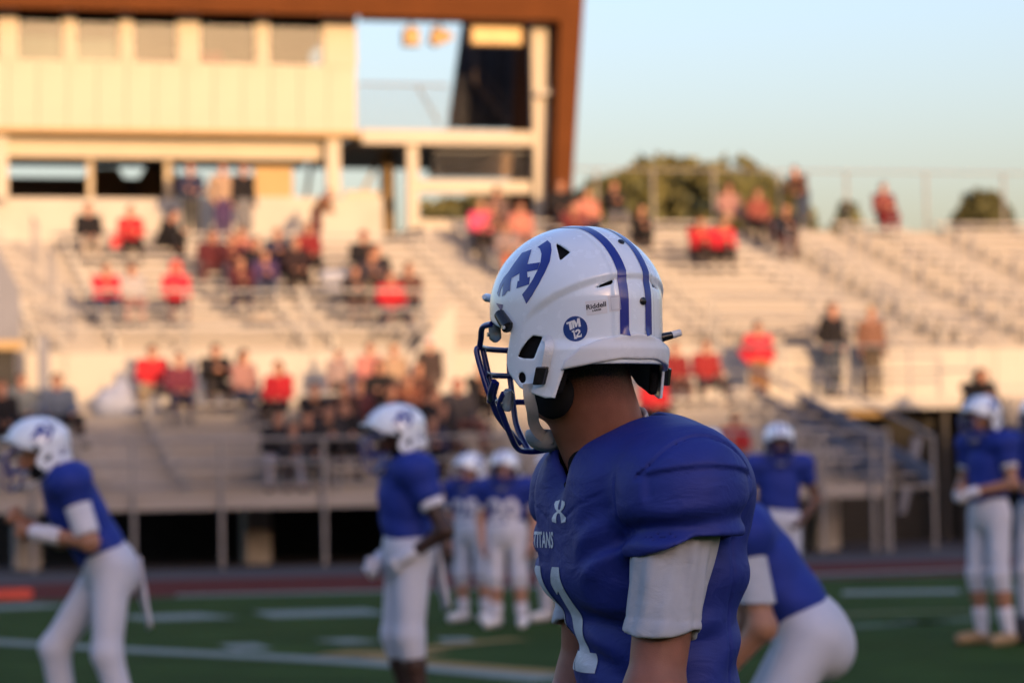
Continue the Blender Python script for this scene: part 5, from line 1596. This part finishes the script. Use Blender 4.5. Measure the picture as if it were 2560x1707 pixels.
_pm = {}
def pose_meshes(k):
    if k in _pm: return _pm[k]
    J = POSES[k]; lo, hi = bounds(J, .24); h = .027
    side = (1, 0, 0)
    m = {}
    m['body'] = sdf_mesh('body', floor_cut(body_sdf(J, True, None, False)), lo, hi, h, 1)
    tr = [ecap(lerp(J['pelvis'], J['chest'], -.02), J['chest'], side, .178, .135, .188, .138), cap(J['shL'], J['shR'], .085)]
    for s in 'LR': tr += [cap(J['sh' + s], J['el' + s], .074, .062), cap(J['el' + s], lerp(J['el' + s], J['wr' + s], .88), .060, .046)]
    m['jacket'] = sdf_mesh('jacket', (lambda p, g=union(tr, .04): g(p) + .006 * np.sin(34 * p[:, 2] + 11 * p[:, 0]) * np.sin(23 * p[:, 0] + 17 * p[:, 1])), lo, hi, h, 1)
    tr = [ell(J['pelvis'], (.178, .145, .13))]
    for s in 'LR': tr += [cap(J['hi' + s], J['kn' + s], .100, .078), cap(J['kn' + s], lerp(J['kn' + s], J['an' + s], .9), .076, .060)]
    m['trousers'] = sdf_mesh('trousers', floor_cut(union(tr, .04), .05), lo, hi, h, 1)
    for s in 'LR':
        a = J['an' + s]
        m['shoe' + s] = sdf_mesh('shoe', floor_cut(cap((a[0], a[1] + .02, .055), (J['to' + s][0], J['to' + s][1] - .02, .04), .052, .044)), (a[0] - .2, a[1] - .35, -.06), (a[0] + .2, a[1] + .2, .25), h, 1)
    _pm[k] = m
    return m
def head_cut(p): return np.maximum(-(p[:, 1] + .035), p[:, 2] - .055)       # the face stays clear
hb = ((-.16, -.18, -.34), (.16, .2, .18))
HAIR = {
    'short': sdf_mesh('hair', lambda p: smax(ell((0, .008, .028), (.088, .106, .112))(p), -np.maximum(p[:, 1] + .03, p[:, 2] - .060), .01), *hb, .022, 1),
    'long': sdf_mesh('hair', lambda p: smin(smax(ell((0, .008, .028), (.092, .108, .114))(p), -np.maximum(p[:, 1] + .03, p[:, 2] - .060), .01), smax(cap((0, .06, .0), (0, .085, -.22), .085, .09)(p), -(p[:, 1] - .0), .01), .03), *hb, .022, 1),
    'cap': sdf_mesh('cap', lambda p: np.minimum(smax(ell((0, .005, .035), (.090, .108, .108))(p), .035 - p[:, 2], .008), smax(ell((0, -.10, .045), (.075, .085, .020))(p), .03 - p[:, 2], .004)), *hb, .020, 1),
    'hood': sdf_mesh('hood', lambda p: smax(smin(ell((0, .015, .02), (.112, .125, .135))(p), cap((0, .04, -.08), (0, .02, -.16), .10, .11)(p), .04), -np.maximum(np.maximum(p[:, 1] + .045, np.abs(p[:, 2] + .0) - .085), np.abs(p[:, 0]) - .062), .01), *hb, .022, 1),
}
HC = {'dk': (.018, .012, .010), 'br': (.07, .035, .018), 'bl': (.32, .20, .09), 'gy': (.30, .28, .27), 'gn': (.10, .04, .02)}
TREADS = [(v, z) for v, z in LOW] + [(v, z) for v, z in UPP]
SH_D = cloth((.03, .03, .032))
GRP = 'spectators scattered over the grandstand'
def spectator(label, kind, ox, heady, top, bottom, hair=('short', 'dk'), v=None, z=None, yaw=0.0, tone='tan', width=1.0):
    J = POSES[kind]; hh = J['head'][2] + .135
    if kind.startswith('sit'):
        best = None
        for (tv, tz) in TREADS:
            if tv > PBW_V - .1 and S(ox, heady, tv)[0] < U_PB: continue
            u, zz = S(ox, heady, tv + .50)
            e = abs(zz - (tz + hh))
            if best is None or e < best[0]: best = (e, tv, tz, u, zz)
        _, tv, tz, u, zz = best
        w = W(u, tv + .545, tz); sc = min(1.12, max(.86, (zz - tz) / hh))
        sc = (1 + (sc - 1) * .5) * 1.07
    else:
        u, zz = S(ox, heady, v)
        sc = min(1.12, max(.82, (zz - z) / hh))
        w = W(u, v, z)
    root = empty('person', w, TH + yaw, label, 'person', GRP)
    root.scale = (sc * width, sc * width, sc)
    m = pose_meshes(kind)
    link('body', m['body'], skin(tuple(c * 1.25 for c in SK[tone])), root)
    link('jacket', m['jacket'], cloth(tuple(c * .72 for c in top)), root)
    link('trousers', m['trousers'], cloth(tuple(c * .72 for c in bottom)), root)
    for s in 'LR': link('shoe', m['shoe' + s], SH_D, root)
    if hair:
        st, hc = hair
        hm = HAIR[st]
        o = link(hm.name, hm, cloth(HC[hc] if isinstance(hc, str) else hc), root)
        o.name = 'cap' if st == 'cap' else ('hood' if st == 'hood' else 'hair')
        o.location = J['head']
    return root
RED = (.52, .022, .03); BRED = (.70, .03, .05); DRED = (.22, .02, .022); PINK = (.80, .10, .19); BLK = (.014, .012, .013); NAVY = (.028, .03, .065)
MAR = (.10, .018, .022); BRN = (.17, .075, .04); TAN = (.42, .29, .19); GRY = (.20, .20, .21); LGR = (.45, .43, .42); KHA = (.34, .27, .18); JEAN = (.06, .08, .13)
PUR = (.08, .045, .12); SAL = (.56, .21, .15); PNK2 = (.38, .20, .17); WHT = (.66, .62, .60); GRN = (.16, .45, .10); BGR = (.11, .14, .20)
C = spectator
TOP = dict(v=19.3, z=PBW_Z)
WK = dict(v=7.75, z=WALK_Z)
C('man in navy with arms folded, standing under the press box nearest the open gap', 'stand_cross', 437, 366, NAVY, (.06, .06, .055), ('short', 'gn'), **TOP)
C('person in tan shirt and purple trousers, middle of the three standing under the press box', 'stand_pocket', 511, 364, TAN, PUR, ('short', 'gn'), **TOP)
C('man in a black jacket and grey trousers, standing nearest the yellow door panel', 'stand', 558, 354, BLK, GRY, ('short', 'gn'), yaw=.3, **TOP)
C('person in a black top and pale trousers, high up and farthest from the standing trio', 'sit', 203, 470, BLK, (.40, .34, .27), ('short', 'gn'))
C('person in a red hoodie over black trousers, between two people in black high up', 'sit_cross', 300, 482, RED, BLK, ('short', 'dk'))
C('person all in black turned sideways, high up beside the red hoodie', 'sit_lean', 372, 492, BLK, BLK, ('short', 'dk'), yaw=.9)
C('person in a rust brown coat, back half turned, standing beside the cream column', 'stand_lean', 726, 446, BRN, MAR, ('short', 'br'), v=18.8, z=PBW_Z, yaw=.8)
C('large person in dark maroon with a pale scarf, in front of the standing trio', 'sit_wide', 488, 540, MAR, (.10, .035, .04), ('long', 'dk'), width=1.2)
C('person in dark maroon leaning forward, next to the large one in maroon', 'sit_lean', 528, 548, (.09, .02, .025), JEAN, ('short', 'gn'))
C('person in a salmon pink top just below the purple trousers', 'sit', 556, 526, SAL, MAR, ('long', 'gn'))
C('person in dark blue with hands at the chin, below the yellow door panel', 'sit_phone', 637, 530, NAVY, BLK, ('short', 'gn'))
C('person in a purple jacket bending low beside a tan bundle', 'sit_lean', 604, 585, PUR, JEAN, ('short', 'dk'))
C('person in dark red and black below the rust brown coat', 'sit', 708, 520, DRED, BLK, ('long', 'br'))
C('person in a black jacket and red cap, rearmost of the cluster by the slanting parapet', 'sit', 836, 542, BLK, BLK, ('cap', DRED), width=1.15)
C('person in dark grey leaning on the knees, middle of the cluster by the slanting parapet', 'sit_lean', 848, 588, (.05, .04, .05), KHA, ('short', 'br'))
C('person in a black coat with tan trousers, front of the cluster by the slanting parapet', 'sit_phone', 815, 622, (.04, .03, .03), (.16, .10, .08), ('short', 'dk'))
C('person in a bright red jacket at the foot of the cluster by the slanting parapet', 'sit_wide', 897, 628, RED, NAVY, ('short', 'dk'))
C('person in brown with dark trousers right beside the red jacket near the slanting parapet', 'sit', 940, 612, (.12, .06, .045), (.05, .06, .08), ('long', 'br'))
C('person in a bright red top by the guardrail, first in the row of three', 'sit_lean', 240, 612, BRED, JEAN, ('short', 'dk'))
C('person with long brown hair and grey top, between the two red tops at the guardrail', 'sit', 303, 617, LGR, PNK2, ('long', 'br'))
C('person in a bright red hoodie by the guardrail, last in the row of three', 'sit_cross', 404, 610, BRED, MAR, ('hood', BRED))
C('man in bright red jacket and khaki trousers beside the grey tarp at the white wall', 'sit_wide', 350, 806, RED, KHA, ('short', 'dk'), width=1.12)
C('person in dark red and navy next to the red jacket at the white wall', 'sit', 412, 822, (.16, .03, .05), NAVY, ('short', 'gn'))
C('person in black holding something pale, alone in front of the white wall', 'sit_phone', 495, 802, BLK, (.04, .035, .035), ('short', 'dk'), width=1.1)
C('person with dark hair in a pale pinkish jacket and jeans at the white wall', 'sit', 560, 808, PNK2, JEAN, ('long', 'dk'), yaw=.5)
C('person in a red jacket with long brown hair, turned towards the lower crowd', 'sit', 640, 838, RED, BLK, ('long', 'br'), yaw=-.5)
C('dark haired person in a grey pink sweatshirt standing at the white wall', 'stand', 776, 800, (.34, .25, .23), (.05, .035, .03), ('short', 'dk'), v=6.9, z=LOW[6][1])
C('person in a red and white top behind the green bag', 'sit', 850, 797, (.50, .20, .17), DRED, ('short', 'gn'))
C('person in a pale tan top with light trousers, beside the one in red and white', 'sit', 905, 803, TAN, KHA, ('short', 'bl'))
C('person in a dark jacket and pale pink cap standing at the white wall', 'stand', 987, 776, (.06, .04, .035), (.12, .09, .08), ('cap', (.68, .45, .42)), v=6.4, z=LOW[6][1])
C('person in black crouched over a bag below the grey pink sweatshirt', 'sit_lean', 716, 890, BLK, BLK, ('short', 'br'))
C('person in dark brown leaning forward in the middle of the lower crowd', 'sit_lean', 785, 890, (.05, .025, .02), BLK, ('short', 'gn'))
C('person in rusty brown just above the profile player', 'sit_lean', 930, 872, (.22, .075, .04), (.14, .05, .03), ('short', 'gn'))
C('person in a charcoal top with red hair above the railing, right of the profile player', 'sit_wide', 1052, 880, (.05, .045, .05), (.16, .07, .06), ('short', DRED), width=1.15)
C('person in black beside the face mask of the focused player', 'sit_lean', 1098, 846, BLK, BLK, ('short', 'dk'))
C('person in black with pale grey trousers stretched out on the lowest rows', 'sit_wide', 640, 946, BLK, (.36, .36, .40), ('long', 'br'))
C('person in black boots and dark clothes on the lowest rows beside the pale grey trousers', 'sit', 706, 950, BLK, (.05, .06, .06), ('short', 'dk'))
C('man in a blue grey jacket standing behind the bending player', 'sit_wide', 131, 872, BGR, BLK, ('short', 'dk'), width=1.2)
C('person in a pale grey sweater by the dark doorway', 'sit', 50, 872, (.20, .22, .22), BLK, ('short', 'gn'))
C('person in black at the very edge of the picture by the dark doorway', 'sit', 4, 880, BLK, BLK, ('short', 'gn'))
C('person in a hot pink top and black trousers beside the lower cream posts', 'sit', 1104, 466, PINK, BLK, ('short', 'bl'))
C('person in a dark cap behind the hot pink top', 'sit', 1142, 436, (.14, .09, .08), NAVY, ('cap', BLK))
C('person in an orange pink top just left of the tall cream post', 'sit', 1196, 474, SAL, PNK2, ('short', 'gn'))
C('person in a grey sweater with orange blanket above the front of the helmet', 'sit_cross', 1164, 516, (.26, .20, .19), (.60, .17, .08), ('short', 'br'))
C('man in black in the top row right beside the tall cream post', 'sit', 1287, 418, BLK, (.03, .025, .03), ('short', 'gn'), width=1.1)
C('person in a salmon top between the two men in black in the top row', 'sit_cross', 1350, 446, SAL, NAVY, ('short', 'bl'))
C('man in black with a pale front in the top row before the olive trees', 'sit_phone', 1409, 420, BLK, GRY, ('short', 'gn'))
C('person in black lying low at the end of the top row group above the helmet', 'sit_lean', 1466, 482, BLK, BLK, ('short', 'dk'))
C('person in pink and tan with light trousers, in the top row behind the red pair', 'sit_wide', 1674, 430, PNK2, TAN, ('long', 'gn'))
C('person in brownish red in the top row next to the pink and tan one', 'sit', 1741, 440, (.26, .07, .05), (.07, .03, .03), ('short', 'gn'))
C('man in a dark brown coat standing bent over in the top row', 'stand_lean', 1842, 384, (.12, .06, .045), JEAN, ('short', 'gn'), v=19.9, z=TOP_Z, yaw=-.8)
C('person in black seated low under the bending man in the brown coat', 'sit_lean', 1796, 474, BLK, (.08, .03, .03), ('short', 'dk'))
C('lone spectator in a dark red printed top at the back fence', 'sit_cross', 2030, 424, (.20, .05, .045), DRED, ('short', 'gn'))
C('person in red and black leaning towards the neighbour, left one of the red pair', 'sit_lean', 1600, 506, RED, BLK, ('short', 'br'))
C('person in a bright red jacket with black trousers, right one of the red pair', 'sit_lean', 1654, 508, BRED, BLK, ('short', 'dk'))
C('man in a bright red jacket and brown trousers standing on the walkway', 'stand_pocket', 1740, 738, BRED, (.26, .13, .06), ('short', 'dk'), v=7.4, z=LOW[7][1] + .01, width=1.1)
C('man in a black jacket and jeans standing at the platform rail', 'stand_pocket', 1911, 688, BLK, (.07, .085, .11), ('short', 'gn'), yaw=.4, **WK)
C('man in a brown jacket standing beside the black jacket at the platform rail', 'stand', 2000, 704, (.22, .11, .07), (.11, .085, .06), ('short', 'bl'), **WK)
C('person in dark red seated right behind the helmet', 'sit', 1551, 800, DRED, (.10, .05, .045), ('short', 'gn'))
C('person in dark red with black trousers seated next to the standing red jacket', 'sit_wide', 1622, 790, (.30, .025, .025), (.03, .03, .04), ('short', 'gn'))
C('person in bright red seen between the helmet and the blue shoulder', 'sit', 1502, 862, RED, BLK, ('short', 'dk'))
C('person in red low behind the shoulder of the focused player', 'sit', 1690, 975, (.42, .03, .03), BLK, ('short', 'br'))
C('person in a black hooded coat low beside the dark opening', 'sit_lean', 2236, 862, BLK, BLK, ('hood', BLK), width=1.3)
C('person in black with a red scarf right of the profile player, behind the charcoal top', 'sit_cross', 1000, 900, BLK, BLK, ('short', 'gn'))
C('person in a dark plum jacket between the brown leaning one and the profile player', 'sit', 826, 880, (.07, .02, .03), (.04, .03, .03), ('short', 'gn'))
C('person in dark grey with a beard low in the crowd, beside the black boots', 'sit_lean', 748, 936, (.04, .035, .035), BLK, ('short', 'dk'))
C('person in a black hood behind the green bag', 'sit_cross', 872, 842, BLK, BLK, ('hood', BLK))
C('person in a dark brown coat under the pale pink cap', 'sit', 962, 846, (.07, .03, .022), (.10, .05, .04), ('long', 'br'))
C('person in black with orange hands, crouched behind the profile helmet', 'sit_lean', 892, 896, (.03, .02, .018), BLK, ('short', 'gn'))
C('person in a black coat seated between the pink top and the dark blue one', 'sit_cross', 590, 556, BLK, BLK, ('long', 'dk'))
C('person in a dark wine top directly below the purple jacket', 'sit_lean', 548, 600, (.08, .018, .025), NAVY, ('short', 'dk'))
C('person in black at the back of the slanting parapet cluster, half hidden', 'sit_cross', 866, 566, BLK, BLK, ('short', 'gn'))
C('person in black with a red collar beside the dark red and black one', 'sit', 680, 548, (.03, .015, .016), BLK, ('short', 'gn'))
C('person in a brown top behind the bright pink and grey pair near the cream posts', 'sit_cross', 1130, 476, (.14, .07, .05), BLK, ('short', 'gn'))
C('person in dark red between the tall man in black and the helmet top', 'sit_lean', 1310, 470, (.16, .03, .03), NAVY, ('short', 'gn'))
C('person in dark grey between the turned red jacket above and the pale grey trousers below', 'sit_lean', 668, 985, (.035, .03, .03), (.05, .045, .045), ('short', 'br'))
C('person in black seated just before the legs of the grey pink sweatshirt', 'sit_cross', 790, 925, BLK, (.03, .025, .025), ('short', 'gn'))
C('person in a black jacket and brown trousers next to the charcoal top', 'sit_wide', 1018, 938, (.025, .02, .02), (.08, .04, .03), ('short', 'br'))
C('person in dark navy low beside the profile player, behind the fence rail', 'sit_lean', 985, 962, NAVY, BLK, ('short', 'dk'))
# loose things among the crowd
def lump(name, label, cat, ox, oy, v, z, prims, lo, hi, material, part):
    u, _ = S(ox, oy, v)
    root = empty(name, W(u, v, z), TH, label, cat)
    link(part, sdf_mesh(part, prims, lo, hi, .03, 1), material, root)
    return root
HEAPM = mat('heap_grey', (.30, .33, .40), .6, var=.12, scale=6, bump=.4, bscale=14)  # bluish grey of the peaked heap at the white wall
lump('grey_heap', 'pale grey tarp rising to a peak in front of the white wall', 'heap', 275, 880, 6.9, LOW[7][1],
     floor_cut(union([ell((-.05, 0, .2), (.48, .34, .36)), ell((.30, 0, .12), (.45, .30, .26)), cap((.02, 0, .45), (.05, 0, .80), .14, .03)], .2)), (-.7, -.5, -.05), (.9, .5, 1.0), HEAPM, 'heap_surface')
lump('bag', 'green bag among the lower crowd above the profile player', 'bag', 868, 890, 6.0, LOW[6][1] + .42, floor_cut(union([rbox((0, 0, .16), (.17, .1, .16), .06), cap((-.08, 0, .33), (.08, 0, .33), .02)], .03)), (-.3, -.2, -.03), (.3, .2, .45), cloth(GRN), 'bag_body')
lump('bag', 'small red bag on the bench beside the red hoodie', 'bag', 266, 552, UPP[9][0] + .52, UPP[9][1] + .42, floor_cut(rbox((0, 0, .12), (.12, .09, .12), .05)), (-.2, -.2, -.03), (.2, .2, .3), cloth(RED), 'bag_body')
lump('blanket', 'blue grey blanket draped on the bench left of the black and red cluster', 'blanket', 765, 600, UPP[5][0] + .5, UPP[5][1] + .42, floor_cut(union([rbox((0, 0, .1), (.28, .16, .14), .08), cap((-.2, -.2, -.2), (.2, -.2, -.2), .08)], .08), -.4), (-.5, -.4, -.45), (.5, .4, .4), cloth((.30, .32, .38)), 'blanket_cloth')
lump('bag', 'tan bundle lying before the person in the purple jacket', 'bag', 595, 660, UPP[2][0] + .4, UPP[2][1], floor_cut(union([ell((0, 0, .14), (.26, .18, .2)), ell((.2, 0, .08), (.14, .14, .12))], .1)), (-.5, -.4, -.03), (.6, .4, .5), cloth(KHA), 'bag_body')
# red jacket left on a chair behind the press box glass
u, z0 = S(488, 135, PV + 1.4)
root = empty('chair', W(u, PV + 1.6, S(400, 300, PV)[1] + .03), TH, 'chair with a red jacket over its back behind the press box window', 'chair')
MB().box(-.25, .25, -.25, .25, 1.26, 1.32).build('seat', cloth(BLK), root)
link('jacket', sdf_mesh('jacket', rbox((0, .22, 1.75), (.32, .12, .36), .1), (-.5, -.1, 1.2), (.5, .5, 2.3), .04), cloth(BRED), root)
MB().tube([(0, 0, 0), (0, 0, 1.26)], .05, 8).build('stem', GALV, root)
